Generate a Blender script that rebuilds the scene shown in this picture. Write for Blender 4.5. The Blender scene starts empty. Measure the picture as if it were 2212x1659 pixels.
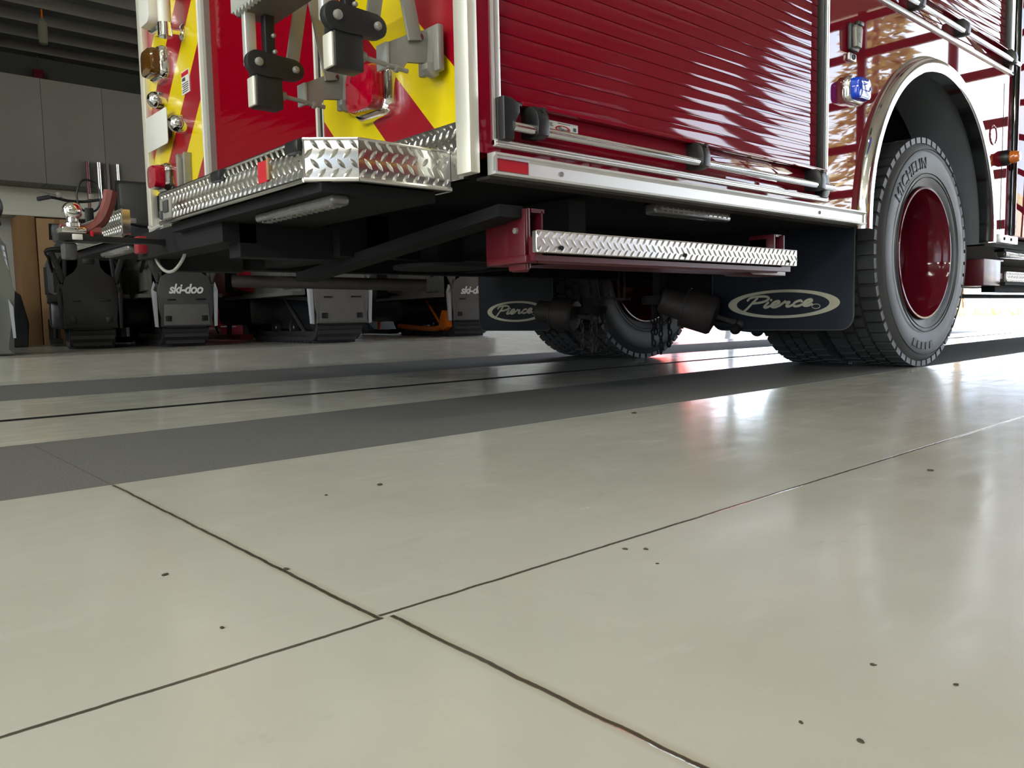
import bpy, bmesh, math, random
from mathutils import Vector, Matrix
R_ = math.radians
PI = math.pi
sc = bpy.context.scene
col = sc.collection
random.seed(7)

# ------------------------------------------------------------------ mesh helpers
def B(): return bmesh.new()

def box(bm, x0, x1, y0, y1, z0, z1, bev=0.0, seg=2):
    r = bmesh.ops.create_cube(bm, size=1.0)
    vs = r['verts']
    for v in vs:
        v.co = Vector(((x0 + x1) / 2 + v.co.x * (x1 - x0), (y0 + y1) / 2 + v.co.y * (y1 - y0), (z0 + z1) / 2 + v.co.z * (z1 - z0)))
    if bev > 0:
        es = list({e for v in vs for e in v.link_edges})
        bmesh.ops.bevel(bm, geom=es, offset=bev, segments=seg, profile=0.5, affect='EDGES')
    return bm

def mapax(axis, a, b, c):
    # 2D (a,b) in the plane, c along the axis
    return Vector((c, a, b)) if axis == 'x' else Vector((a, c, b)) if axis == 'y' else Vector((a, b, c))

def prism(bm, poly, axis, c0, c1, bev=0.0):
    n = len(poly)
    v0 = [bm.verts.new(mapax(axis, p[0], p[1], c0)) for p in poly]
    v1 = [bm.verts.new(mapax(axis, p[0], p[1], c1)) for p in poly]
    fs = [bm.faces.new(v0), bm.faces.new(v1[::-1])]
    for i in range(n):
        fs.append(bm.faces.new((v0[i], v1[i], v1[(i + 1) % n], v0[(i + 1) % n])))
    if bev > 0:
        es = list({e for f in fs[:2] for e in f.edges})
        bmesh.ops.bevel(bm, geom=es, offset=bev, segments=2, profile=0.5, affect='EDGES')
    return bm

def ringprism(bm, outer, inner, axis, c0, c1):
    n = len(outer)
    V = [[bm.verts.new(mapax(axis, p[0], p[1], c)) for p in L] for L in (outer, inner) for c in (c0, c1)]
    o0, o1, i0, i1 = V
    for k in range(n):
        j = (k + 1) % n
        bm.faces.new((o0[k], o1[k], o1[j], o0[j])); bm.faces.new((i0[k], i0[j], i1[j], i1[k]))
        bm.faces.new((o0[k], o0[j], i0[j], i0[k])); bm.faces.new((o1[k], i1[k], i1[j], o1[j]))
    return bm

def frames(pts, closed=False):
    n = len(pts); out = []; up = None
    for i in range(n):
        if closed: t = pts[(i + 1) % n] - pts[i - 1]
        else: t = pts[min(i + 1, n - 1)] - pts[max(i - 1, 0)]
        t = t.normalized()
        if up is None:
            up = Vector((0, 0, 1)) if abs(t.z) < .9 else Vector((1, 0, 0))
        s = t.cross(up).normalized(); up = s.cross(t).normalized()
        out.append((t, s, up))
    return out

def tube(bm, pts, r, n=10, closed=False, cap=True):
    pts = [Vector(p) for p in pts]; rs = r if isinstance(r, (list, tuple)) else [r] * len(pts)
    rings = []
    for p, (t, s, u), rr in zip(pts, frames(pts, closed), rs):
        rings.append([bm.verts.new(p + (s * math.cos(2 * PI * k / n) + u * math.sin(2 * PI * k / n)) * rr) for k in range(n)])
    m = len(rings)
    for i in range(m if closed else m - 1):
        a, b = rings[i], rings[(i + 1) % m]
        for k in range(n):
            bm.faces.new((a[k], a[(k + 1) % n], b[(k + 1) % n], b[k]))
    if cap and not closed:
        bm.faces.new(rings[0][::-1]); bm.faces.new(rings[-1])
    return bm

def smooth_path(pts, k=6, closed=False):
    P = [Vector(p) for p in pts]; out = []; n = len(P)
    for i in range(n if closed else n - 1):
        if closed: p0, p1, p2, p3 = P[i - 1], P[i], P[(i + 1) % n], P[(i + 2) % n]
        else: p0, p1, p2, p3 = P[max(i - 1, 0)], P[i], P[i + 1], P[min(i + 2, n - 1)]
        for j in range(k):
            t = j / k
            out.append(.5 * ((2 * p1) + (p2 - p0) * t + (2 * p0 - 5 * p1 + 4 * p2 - p3) * t * t + (3 * p1 - p0 - 3 * p2 + p3) * t ** 3))
    if not closed: out.append(P[-1])
    return out

def lathe(bm, prof, c, axis='y', n=48, cap=True, a0=0.0, a1=2 * PI):
    full = abs(a1 - a0 - 2 * PI) < 1e-6
    rings = []; m = n if full else n + 1
    c = Vector(c)
    for (r, h) in prof:
        ring = []
        if r < 1e-6:
            ring = [bm.verts.new(c + mapax(axis, 0, 0, h))] * m
        else:
            for k in range(m):
                a = a0 + (a1 - a0) * k / n
                ring.append(bm.verts.new(c + mapax(axis, r * math.cos(a), r * math.sin(a), h)))
        rings.append(ring)
    for a, b in zip(rings[:-1], rings[1:]):
        for k in range(n):
            j = (k + 1) % m
            q = []
            for v in (a[k], a[j], b[j], b[k]):
                if v not in q: q.append(v)
            if len(q) > 2:
                try: bm.faces.new(q)
                except ValueError: pass
    if cap and full:
        for ring, rr in ((rings[0], prof[0][0]), (rings[-1], prof[-1][0])):
            if rr > 1e-6:
                try: bm.faces.new(ring)
                except ValueError: pass
    return bm

def cyl(bm, p0, p1, r, n=16): return tube(bm, [p0, p1], r, n)

def ball(bm, c, r, sx=1, sy=1, sz=1, u=16, v=10):
    q = bmesh.ops.create_uvsphere(bm, u_segments=u, v_segments=v, radius=1.0)
    for w in q['verts']: w.co = Vector((c[0] + w.co.x * r * sx, c[1] + w.co.y * r * sy, c[2] + w.co.z * r * sz))
    return bm

def obj(name, bm, mat, parent=None, label=None, ang=32, kind=None, smooth=True):
    bmesh.ops.recalc_face_normals(bm, faces=bm.faces[:])
    me = bpy.data.meshes.new(name); bm.to_mesh(me); bm.free()
    if smooth:
        me.polygons.foreach_set('use_smooth', [True] * len(me.polygons))
        me.set_sharp_from_angle(angle=R_(ang))
    for m in (mat if isinstance(mat, (list, tuple)) else [mat]): me.materials.append(m)
    o = bpy.data.objects.new(name, me); col.objects.link(o)
    if parent is not None:
        o.parent = parent
        top = parent
        while top.parent: top = top.parent
        if parent is top: o.matrix_parent_inverse = Matrix.Translation(top.location).inverted() if not top.get('_local') else Matrix()
    if label: o['label'] = label
    if kind: o['kind'] = kind
    return o

def tag(o, label, cat, group=None, kind=None):
    o['label'] = label; o['category'] = cat
    if group: o['group'] = group
    if kind: o['kind'] = kind
    return o

def thing(name, label, cat, loc=(0, 0, 0), group=None, local=False):
    o = bpy.data.objects.new(name, None); o.empty_display_size = .2; col.objects.link(o); o.location = loc
    if local: o['_local'] = 1
    return tag(o, label, cat, group)

def holder(name, parent):
    o = bpy.data.objects.new(name, None); o.empty_display_size = .1; col.objects.link(o); o.parent = parent
    o.matrix_parent_inverse = Matrix.Translation(parent.location).inverted() if not parent.get('_local') else Matrix()
    return o

def copy_tree(o, parent=None):
    c = o.copy(); col.objects.link(c)
    if parent is not None:
        c.parent = parent; c.matrix_parent_inverse = o.matrix_parent_inverse.copy()
    for ch in list(o.children): copy_tree(ch, c)
    return c

def text_mesh(s, size, depth, shear=0.0, offset=0.0, spacing=1.0):
    cu = bpy.data.curves.new('lettering', 'FONT'); cu.body = s; cu.size = size; cu.extrude = depth; cu.shear = shear; cu.offset = offset
    cu.space_character = spacing; cu.align_x = 'CENTER'; cu.resolution_u = 3
    o = bpy.data.objects.new('lettering', cu); col.objects.link(o)
    dg = bpy.context.evaluated_depsgraph_get(); dg.update()
    me = bpy.data.meshes.new_from_object(o.evaluated_get(dg)); bpy.data.objects.remove(o)
    bm = bmesh.new(); bm.from_mesh(me); bpy.data.meshes.remove(me); bpy.data.curves.remove(cu)
    return bm

# ------------------------------------------------------------------ materials
def nm(name):
    m = bpy.data.materials.new(name); m.use_nodes = True
    return m, m.node_tree.nodes, m.node_tree.links, m.node_tree.nodes['Principled BSDF']

def mat(name, base, rough=.5, metal=0.0, coat=0.0, coat_r=.03, var=0.0, vscale=8.0, bump=0.0, bscale=60.0, rvar=0.0, spec=.5, ior=None, emit=None, estr=0, stretch=None, sheen=0):
    m, N, L, p = nm(name)
    p.inputs['Base Color'].default_value = (*base, 1); p.inputs['Roughness'].default_value = rough
    p.inputs['Metallic'].default_value = metal; p.inputs['Coat Weight'].default_value = coat; p.inputs['Coat Roughness'].default_value = coat_r
    p.inputs['Specular IOR Level'].default_value = spec
    if ior: p.inputs['IOR'].default_value = ior
    tc = N.new('ShaderNodeTexCoord'); mp = N.new('ShaderNodeMapping'); L.new(tc.outputs['Object'], mp.inputs[0])
    if stretch: mp.inputs['Scale'].default_value = stretch
    if var > 0 or rvar > 0:
        n = N.new('ShaderNodeTexNoise'); n.inputs['Scale'].default_value = vscale; n.inputs['Detail'].default_value = 5; L.new(mp.outputs[0], n.inputs['Vector'])
        if var > 0:
            mr = N.new('ShaderNodeMapRange'); L.new(n.outputs['Fac'], mr.inputs[0]); mr.inputs[3].default_value = 1 - var; mr.inputs[4].default_value = 1 + var
            mx = N.new('ShaderNodeMix'); mx.data_type = 'RGBA'; mx.blend_type = 'MULTIPLY'; mx.inputs[0].default_value = 1
            mx.inputs[6].default_value = (*base, 1); L.new(mr.outputs[0], mx.inputs[7]); L.new(mx.outputs[2], p.inputs['Base Color'])
        if rvar > 0:
            m2 = N.new('ShaderNodeMapRange'); L.new(n.outputs['Fac'], m2.inputs[0]); m2.inputs[3].default_value = max(0, rough - rvar); m2.inputs[4].default_value = rough + rvar
            L.new(m2.outputs[0], p.inputs['Roughness'])
    if bump > 0:
        n2 = N.new('ShaderNodeTexNoise'); n2.inputs['Scale'].default_value = bscale; n2.inputs['Detail'].default_value = 4; L.new(mp.outputs[0], n2.inputs['Vector'])
        b = N.new('ShaderNodeBump'); b.inputs['Strength'].default_value = bump; b.inputs['Distance'].default_value = .01
        L.new(n2.outputs['Fac'], b.inputs['Height']); L.new(b.outputs[0], p.inputs['Normal'])
    if emit:
        p.inputs['Emission Color'].default_value = (*emit, 1); p.inputs['Emission Strength'].default_value = estr
    return m

RED = (.24, .004, .018)
M = {}
M['paint'] = mat('red_paint', RED, .35, spec=0.0, coat=1.0, coat_r=.02)
M['slat'] = mat('red_shutter_paint', RED, .35, spec=0.0, coat=1.0, coat_r=.04)
M['rear_red'] = mat('red_door_paint', (.20, .0005, .007), .32, spec=0.0, coat=.35, coat_r=.06, bump=.03, bscale=30)
M['dull_red'] = mat('red_painted_steel', (.105, .004, .011), .42, coat=.3, coat_r=.2, var=.15)
M['rust_red'] = mat('rusty_red_steel', (.16, .035, .028), .6, var=.4, vscale=30, bump=.1)
M['alu'] = mat('brushed_aluminium', (.72, .72, .71), .33, 1.0, var=.06, vscale=4, stretch=(1, 1, 30))
M['alu_white'] = mat('anodised_aluminium', (.80, .79, .77), .42, .75, var=.03)
M['steel'] = mat('brushed_stainless', (.92, .90, .79), .48, .7, var=.08, vscale=6, stretch=(40, 40, 1), rvar=.06)
M['plate'] = mat('tread_plate', (.74, .73, .71), .17, 1.0, var=.06, vscale=14, rvar=.05)
M['tread'] = mat('step_tread_plate', (.80, .78, .76), .30, 1.0, var=.05, vscale=20, rvar=.05)
M['chrome'] = mat('chrome', (.85, .85, .85), .06, 1.0)
M['arch'] = mat('polished_stainless', (.80, .79, .77), .09, 1.0)
M['rubber'] = mat('tyre_rubber', (.030, .030, .033), .55, var=.35, vscale=9, bump=.12, bscale=50)
M['side_rub'] = mat('tyre_sidewall', (.060, .060, .062), .5, var=.45, vscale=5, rvar=.1)
M['black'] = mat('black_plastic', (.012, .012, .013), .38)
M['black_satin'] = mat('black_coated_metal', (.010, .010, .011), .5, bump=.05, bscale=300)
M['flap'] = mat('mudflap_rubber', (.006, .010, .019), .6, var=.2)
M['cream'] = mat('logo_cream', (.50, .47, .36), .5, var=.2, vscale=25)
M['chassis'] = mat('chassis_black', (.010, .010, .011), .75, var=.3, spec=.25)
M['brown'] = mat('dirty_axle_metal', (.055, .045, .040), .6, .3, var=.4, vscale=20)
M['greymech'] = mat('grey_cast_metal', (.30, .29, .265), .5, .35, var=.12, vscale=20)
M['greyedge'] = mat('pale_grey_metal', (.42, .43, .41), .5, .3, var=.12)
M['white'] = mat('white_enamel', (.70, .71, .68), .35, var=.03)
M['shelf'] = mat('pale_laminate', (.50, .50, .43), .5, var=.05)
M['seal'] = mat('white_seal_strip', (.72, .72, .67), .45)
M['lamp_red'] = mat('red_lens', (.36, .0, .016), .08, coat=1.0, var=.6, vscale=90, stretch=(1, 3, .3))
M['refl_red'] = mat('red_reflector', (.55, .005, .02), .25, coat=.5)
M['lamp_blue'] = mat('blue_lens', (.0, .07, .80), .06, coat=1.0, var=.25, vscale=60, stretch=(3, 1, .3))
M['lamp_amber'] = mat('amber_lens', (.75, .17, .0), .08, coat=1.0, var=.4, vscale=60)
M['lamp_amber_dark'] = mat('dark_amber_lens', (.10, .042, .004), .1, coat=1.0, var=.4, vscale=60)
M['lens_grey'] = mat('clear_lamp_lens', (.13, .125, .12), .2, coat=.8, var=.25, vscale=60)
M['glass_black'] = mat('tinted_window', (.01, .012, .014), .04, coat=1.0)
M['darkgrey'] = mat('charcoal_plastic', (.055, .056, .058), .45, var=.12, bump=.04, bscale=200)
M['liner'] = mat('wheel_liner_grey', (.15, .165, .18), .6, var=.1)
M['rim'] = mat('maroon_wheel_paint', (.125, .005, .015), .3, spec=0.0, coat=.5, coat_r=.08)
M['midgrey'] = mat('dusty_grey_plastic', (.12, .118, .11), .55, var=.2, vscale=10)
M['ltgrey'] = mat('light_grey_plastic', (.42, .44, .47), .4)
M['orange'] = mat('orange_plastic', (.55, .13, .01), .4, var=.3)
M['sledred'] = mat('red_plastic', (.28, .008, .02), .35, coat=.5)
M['letter'] = mat('white_lettering', (.78, .78, .76), .5)
M['card'] = mat('cardboard', (.30, .175, .085), .8, var=.1, vscale=6, bump=.05)
M['card2'] = mat('darker_cardboard', (.20, .105, .04), .8, var=.12, vscale=6, bump=.05)
M['cable'] = mat('pale_cable', (.40, .39, .36), .5)

def stripes(name, sgn, s0, P):
    m, N, L, p = nm(name)
    tc = N.new('ShaderNodeTexCoord'); sx = N.new('ShaderNodeSeparateXYZ'); L.new(tc.outputs['Object'], sx.inputs[0])
    a = N.new('ShaderNodeMath'); a.operation = 'MULTIPLY_ADD'; a.inputs[1].default_value = sgn; L.new(sx.outputs['Y'], a.inputs[0]); L.new(sx.outputs['Z'], a.inputs[2])
    b = N.new('ShaderNodeMath'); b.operation = 'ADD'; b.inputs[1].default_value = -s0 + P * 40; L.new(a.outputs[0], b.inputs[0])
    c = N.new('ShaderNodeMath'); c.operation = 'DIVIDE'; c.inputs[1].default_value = P; L.new(b.outputs[0], c.inputs[0])
    d = N.new('ShaderNodeMath'); d.operation = 'FRACT'; L.new(c.outputs[0], d.inputs[0])
    e = N.new('ShaderNodeMath'); e.operation = 'LESS_THAN'; e.inputs[1].default_value = .497; L.new(d.outputs[0], e.inputs[0])
    mx = N.new('ShaderNodeMix'); mx.data_type = 'RGBA'; mx.inputs[6].default_value = (.74, .575, .0, 1); mx.inputs[7].default_value = (.32, .0005, .014, 1)
    L.new(e.outputs[0], mx.inputs[0]); L.new(mx.outputs[2], p.inputs['Base Color'])
    p.inputs['Roughness'].default_value = .3; p.inputs['Coat Weight'].default_value = .5; p.inputs['Coat Roughness'].default_value = .12
    return m
M['chev_r'] = stripes('chevron_tape_falling', -1, -1.09, .4265)
M['chev_l'] = stripes('chevron_tape_rising', 1, 5.105, .4265)

def clearmat(name, tint=(.95, .97, .97), gloss=.5):
    m, N, L, p = nm(name); N.remove(p)
    out = N['Material Output']; t = N.new('ShaderNodeBsdfTransparent'); t.inputs[0].default_value = (*tint, 1)
    g = N.new('ShaderNodeBsdfGlossy'); g.inputs['Roughness'].default_value = .03
    f = N.new('ShaderNodeFresnel'); f.inputs['IOR'].default_value = 1.45
    k = N.new('ShaderNodeMath'); k.operation = 'MULTIPLY'; k.inputs[1].default_value = gloss; L.new(f.outputs[0], k.inputs[0])
    mx = N.new('ShaderNodeMixShader'); L.new(k.outputs[0], mx.inputs[0]); L.new(t.outputs[0], mx.inputs[1]); L.new(g.outputs[0], mx.inputs[2]); L.new(mx.outputs[0], out.inputs[0])
    return m
M['glass'] = clearmat('window_glass')
def sheet_mat():
    m = clearmat('clear_plastic_sheet', (.62, .65, .60), 1.2); N, L = m.node_tree.nodes, m.node_tree.links
    o = N['Material Output']; src = o.inputs[0].links[0].from_socket; d_ = N.new('ShaderNodeBsdfDiffuse'); d_.inputs[0].default_value = (.45, .47, .41, 1)
    x = N.new('ShaderNodeMixShader'); x.inputs[0].default_value = .34; L.new(src, x.inputs[1]); L.new(d_.outputs[0], x.inputs[2]); L.new(x.outputs[0], o.inputs[0])
    return m
M['sheet'] = sheet_mat()

def floor_mat():
    m, N, L, p = nm('sealed_concrete')
    tc = N.new('ShaderNodeTexCoord'); sx = N.new('ShaderNodeSeparateXYZ'); L.new(tc.outputs['Object'], sx.inputs[0])
    X, Y = sx.outputs['X'], sx.outputs['Y']
    def mth(op, a, b=None, c=None):
        n = N.new('ShaderNodeMath'); n.operation = op
        for i, v in enumerate((a, b, c)):
            if v is None: continue
            if isinstance(v, (int, float)): n.inputs[i].default_value = v
            else: L.new(v, n.inputs[i])
        return n.outputs[0]
    def noise(s, d=5, rough=.55, sc3=None):
        n = N.new('ShaderNodeTexNoise'); n.inputs['Scale'].default_value = s; n.inputs['Detail'].default_value = d; n.inputs['Roughness'].default_value = rough
        if sc3:
            mp = N.new('ShaderNodeMapping'); mp.inputs['Scale'].default_value = sc3; L.new(tc.outputs['Object'], mp.inputs[0]); L.new(mp.outputs[0], n.inputs['Vector'])
        else: L.new(tc.outputs['Object'], n.inputs['Vector'])
        return n.outputs['Fac']
    def ramp(v, a, b, c=0, d=1):
        n = N.new('ShaderNodeMapRange'); L.new(v, n.inputs[0]); n.inputs[1].default_value = a; n.inputs[2].default_value = b; n.inputs[3].default_value = c; n.inputs[4].default_value = d
        return n.outputs[0]
    def mix(f, a, b, t='MIX'):
        n = N.new('ShaderNodeMix'); n.data_type = 'RGBA'; n.blend_type = t
        if isinstance(f, (int, float)): n.inputs[0].default_value = f
        else: L.new(f, n.inputs[0])
        for i, v in ((6, a), (7, b)):
            if isinstance(v, tuple): n.inputs[i].default_value = (*v, 1)
            else: L.new(v, n.inputs[i])
        return n.outputs[2]
    n1 = noise(1.3, 6, .6); n2 = noise(7, 5, .6); n3 = noise(60, 4, .6)
    base = mix(ramp(n1, .35, .65), (.495, .487, .428), (.565, .556, .498))
    base = mix(ramp(n2, .58, .75, 0, .35), base, (.63, .61, .57))
    base = mix(ramp(n3, .62, .8, 0, .12), base, (.36, .35, .30))
    # long scuffs
    s1 = noise(3.0, 6, .7, (1.2, 9, 1)); base = mix(ramp(s1, .64, .74, 0, .09), base, (.68, .67, .63))
    s2 = noise(2.2, 5, .7, (9, 2.0, 1)); base = mix(ramp(s2, .69, .75, 0, .2), base, (.34, .33, .30))
    s3 = noise(6.5, 6, .72); base = mix(ramp(s3, .63, .72, 0, .30), base, (.34, .34, .31))
    s4 = noise(2.6, 7, .75, (1.0, 3.2, 1)); base = mix(ramp(s4, .60, .70, 0, .35), base, (.64, .63, .60)); base = mix(ramp(s4, .30, .38, .30, 0), base, (.38, .375, .35))
    # wheel lanes: painted, gritty
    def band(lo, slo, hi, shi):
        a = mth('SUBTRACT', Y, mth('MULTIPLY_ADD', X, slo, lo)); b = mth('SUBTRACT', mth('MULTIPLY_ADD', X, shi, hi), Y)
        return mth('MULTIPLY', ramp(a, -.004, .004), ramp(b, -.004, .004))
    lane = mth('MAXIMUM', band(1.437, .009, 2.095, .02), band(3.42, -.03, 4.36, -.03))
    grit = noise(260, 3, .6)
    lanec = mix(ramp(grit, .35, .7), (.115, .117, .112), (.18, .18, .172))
    # saw-cut joints
    def line(v, w):
        return ramp(mth('ABSOLUTE', v), w, w * 1.9, 1, 0)
    wob = mth('MULTIPLY', mth('SUBTRACT', noise(18, 4, .6), .5), .006)
    st = mth('GREATER_THAN', X, .372)
    jB = line(mth('ADD', mth('SUBTRACT', Y, mth('MULTIPLY_ADD', st, .007, .602)), wob), .0016)
    st2 = mth('LESS_THAN', Y, .602)
    jA = line(mth('ADD', mth('SUBTRACT', X, mth('MULTIPLY_ADD', st2, .012, .3685)), wob), .0016)
    jC = line(mth('SUBTRACT', X, 4.9), .0025)
    jA = mth('MULTIPLY', jA, mth('LESS_THAN', Y, 2.06)); dA = mth('LESS_THAN', Y, 1.44)
    jl = mth('MAXIMUM', jA, mth('MAXIMUM', jB, jC))
    dirtA = ramp(mth('ABSOLUTE', mth('SUBTRACT', X, mth('MULTIPLY_ADD', st2, .012, .3685))), .002, .010, .55, 0)
    dirtA = mth('MULTIPLY', dirtA, dA)
    base = mix(dirtA, base, (.36, .31, .20))
    joint = mth('MULTIPLY', jl, mth('MULTIPLY_ADD', lane, -.75, 1.0))
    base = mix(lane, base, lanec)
    base = mix(mth('MULTIPLY', joint, .92), base, (.045, .036, .024))
    L.new(base, p.inputs['Base Color'])
    rg = ramp(n2, .3, .7, .13, .21)
    rg = mth('ADD', rg, ramp(s1, .5, .75, 0, .10))
    rgn = N.new('ShaderNodeMix'); rgn.data_type = 'FLOAT'; L.new(lane, rgn.inputs[0]); L.new(rg, rgn.inputs[2]); rgn.inputs[3].default_value = .8
    L.new(rgn.outputs[0], p.inputs['Roughness'])
    sp = mth('MULTIPLY_ADD', lane, -.4, .5); L.new(sp, p.inputs['Specular IOR Level'])
    h = mth('ADD', mth('MULTIPLY', n2, .0016), mth('MULTIPLY', n3, .0003))
    h = mth('ADD', h, mth('MULTIPLY', joint, -.004)); h = mth('ADD', h, mth('MULTIPLY', mth('MULTIPLY', lane, grit), .002))
    bp = N.new('ShaderNodeBump'); bp.inputs['Strength'].default_value = .35; bp.inputs['Distance'].default_value = 1.0
    L.new(h, bp.inputs['Height']); L.new(bp.outputs[0], p.inputs['Normal'])
    return m
M['floor'] = floor_mat()
M['wall'] = mat('wall_paint', (.42, .41, .38), .75, var=.05, vscale=2)
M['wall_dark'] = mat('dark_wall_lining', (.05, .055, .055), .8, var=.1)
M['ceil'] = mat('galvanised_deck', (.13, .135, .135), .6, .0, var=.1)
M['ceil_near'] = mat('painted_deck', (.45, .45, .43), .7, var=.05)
M['doorframe'] = mat('dark_door_frame', (.045, .05, .055), .5)
M['cab_grey'] = mat('grey_laminate', (.135, .130, .116), .6, var=.05, vscale=3)
M['apron'] = mat('sunlit_concrete', (.60, .53, .41), .8, var=.08, vscale=1)
M['grass'] = mat('dry_grass', (.50, .40, .20), .9, var=.35, vscale=6, bump=.3)
M['trunk'] = mat('pine_bark', (.18, .11, .06), .9, var=.3)
M['needle'] = mat('dry_pine_needles', (.47, .41, .22), .8, var=.5, vscale=3)
M['drain'] = mat('drain_steel', (.03, .03, .03), .6, .5)

# ------------------------------------------------------------------ surface pattern: tread plate lozenges
def lozenges(bm, o, u, v, W, H, pu=.0275, pv=.019, ln=.029, wd=.0095, ht=.0028, marg=.006, skip=None):
    o, u, v = Vector(o), Vector(u).normalized(), Vector(v).normalized(); n = u.cross(v).normalized()
    rows = int((H - marg) / pv) + 1
    for r in range(rows):
        y = marg + r * pv
        if y > H - marg * .3: break
        k = 0
        while True:
            x = marg + k * pu + (pu / 2 if r % 2 else 0); k += 1
            if x > W - marg: break
            if skip and skip(x, y): continue
            s = 1 if r % 2 == 0 else -1
            d = (u + v * s * 1.15).normalized(); e = n.cross(d).normalized()
            c = o + u * x + v * y
            L2, w2 = ln / 2, wd / 2
            base = [c + d * L2, c + d * L2 * .35 + e * w2, c - d * L2 * .35 + e * w2, c - d * L2, c - d * L2 * .35 - e * w2, c + d * L2 * .35 - e * w2]
            # cut the pattern off at the plate's edge
            def clip(p, m):
                a_, b_ = (p - o).dot(u), (p - o).dot(v)
                return o + u * min(max(a_, m), W - m) + v * min(max(b_, m), H - m)
            base = [clip(b, .0004) for b in base]
            if (base[1] - base[5]).length < .003 or (base[0] - base[3]).length < ln * .45: continue
            t1, t2 = clip(c + d * L2 * .55, .0012) + n * ht, clip(c - d * L2 * .55, .0012) + n * ht
            vb = [bm.verts.new(b) for b in base]; a, b_ = bm.verts.new(t1), bm.verts.new(t2)
            for q in ((vb[0], vb[1], a), (vb[1], vb[2], b_, a), (vb[2], vb[3], b_), (vb[3], vb[4], b_), (vb[4], vb[5], a, b_), (vb[5], vb[0], a)):
                bm.faces.new(q)
    return bm

# ------------------------------------------------------------------ the fire truck
T = thing('fire_truck', 'red fire truck with a chevron striped rear parked over the slot drain', 'fire truck', (5.4, 2.6, 0))
YS, XR, YL = 1.45, 1.195, 3.745            # right side, rear face, left side
AC, AZ = 3.885, .625                       # wheel arch centre
WX, WZ, WR = 3.905, .525, .525             # wheel
def circ(cx, cz, r, a0, a1, n): return [(cx + r * math.cos(R_(a0 + (a1 - a0) * i / n)), cz + r * math.sin(R_(a0 + (a1 - a0) * i / n))) for i in range(n + 1)]

# side skin as one painted mesh: posts, sill, fender with arch cut-out, panel ahead of the wheel
bm = B()
box(bm, 1.197, 1.240, YS, YS + .05, .655, 3.0)                  # rear post
box(bm, 1.240, 2.868, YS, YS + .05, .652, .676)                # sill under the shutter
box(bm, 1.240, 2.868, YS, YS + .05, 2.85, 3.0)
arc = circ(AC, AZ, .735, 180, 0, 40)
prism(bm, [(2.868, .655), (arc[0][0], .655)] + arc + [(arc[-1][0], .655), (4.93, .655), (4.93, 1.500), (2.868, 1.500)], 'y', YS, YS + .05)
box(bm, 2.868, 2.90, YS, YS + .05, 1.50, 3.0); box(bm, 2.868, 4.93, YS, YS + .05, 2.85, 3.0)
box(bm, 1.20, 9.0, YS + .03, YL, 2.97, 3.05)                      # roof
box(bm, 1.20, 9.0, YL - .04, YL, .62, 3.0)                        # far side
box(bm, 5.0, 6.55, YS, YS + .05, .655, 3.0, .006)                # panel ahead
obj('body_panel', bm, M['paint'], T)

# interior wall behind shutters keeps the body opaque
bm = B(); box(bm, 1.23, 4.95, YS + .07, YS + .09, .66, 2.95)
for s in (0,):
    pass
bm.free()
bm = B()
box(bm, 1.23, 3.10, YS + .09, YS + .12, .66, 2.95); box(bm, 3.10, 4.95, YS + .09, YS + .12, 1.47, 2.95)
box(bm, 1.23, 3.15, YS + .06, YL - .05, .615, .65)               # underbody sheet behind the axle
box(bm, 4.75, 9.0, YS + .06, YL - .05, .60, .65)
box(bm, 3.15, 4.75, YS + .4, YL - .4, 1.10, 1.14)
box(bm, 1.20, 1.23, YL - .56, YL - .02, .62, .84)                 # dark panel below the left chevrons
obj('underbody', bm, M['chassis'], T)
bm = B(); box(bm, 1.23, 3.15, YS + .0, YS + .05, .598, .605); obj('sill_underside', bm, M['brown'], T)

# wheel well liner: band near the opening, then the deep dark part
bm = B()
arc_o = circ(AC, AZ, .735, 182, -2, 40); arc_i = circ(AC, AZ, .722, 182, -2, 40)
def archband(bm, y0, y1, ro, ri, a0=182, a1=-2):
    o = circ(AC, AZ, ro, a0, a1, 40); i = circ(AC, AZ, ri, a0, a1, 40)
    V = [[bm.verts.new((p[0], y, p[1])) for p in L] for L in (o, i) for y in (y0, y1)]
    for k in range(40):
        a, b, c, d = V
        bm.faces.new((a[k], b[k], b[k + 1], a[k + 1])); bm.faces.new((c[k], c[k + 1], d[k + 1], d[k]))
        bm.faces.new((a[k], a[k + 1], c[k + 1], c[k])); bm.faces.new((b[k], d[k], d[k + 1], b[k + 1]))
archband(bm, YS + .0, YS + .30, .734, .722)
obj('wheel_well_liner', bm, M['liner'], T)
bm = B(); archband(bm, YS + .30, YS + .72, .76, .745); box(bm, 3.10, 4.68, YS + .72, YS + .75, .62, 1.40)
obj('inner_fender', bm, M['chassis'], T)
bm = B(); box(bm, 4.60, 4.66, YS + .18, YS + .70, .62, 1.12, .01); obj('inner_fender_panel', bm, M['dull_red'], T)

# polished wheel arch crown
bm = B()
prof = [(.762, YS - .001), (.752, YS - .003), (.746, YS - .028), (.740, YS - .034), (.699, YS - .034), (.690, YS - .028), (.690, YS + .03)]
n = 64; rings = []
for (r, y) in prof:
    pts = [(AC + r * math.cos(R_(a)), y, AZ + r * math.sin(R_(a))) for a in [180 - 180 * i / n for i in range(n + 1)]]
    pts = [(pts[0][0], y, AZ - .035)] + pts + [(pts[-1][0], y, AZ - .02)]
    rings.append([bm.verts.new(p) for p in pts])
for a, b in zip(rings[:-1], rings[1:]):
    for k in range(len(a) - 1): bm.faces.new((a[k], b[k], b[k + 1], a[k + 1]))
bm.faces.new([r[0] for r in rings]); bm.faces.new([r[-1] for r in rings])
obj('wheel_arch_trim', bm, M['arch'], T, 'polished stainless crown around the wheel arch', ang=50)

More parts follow.
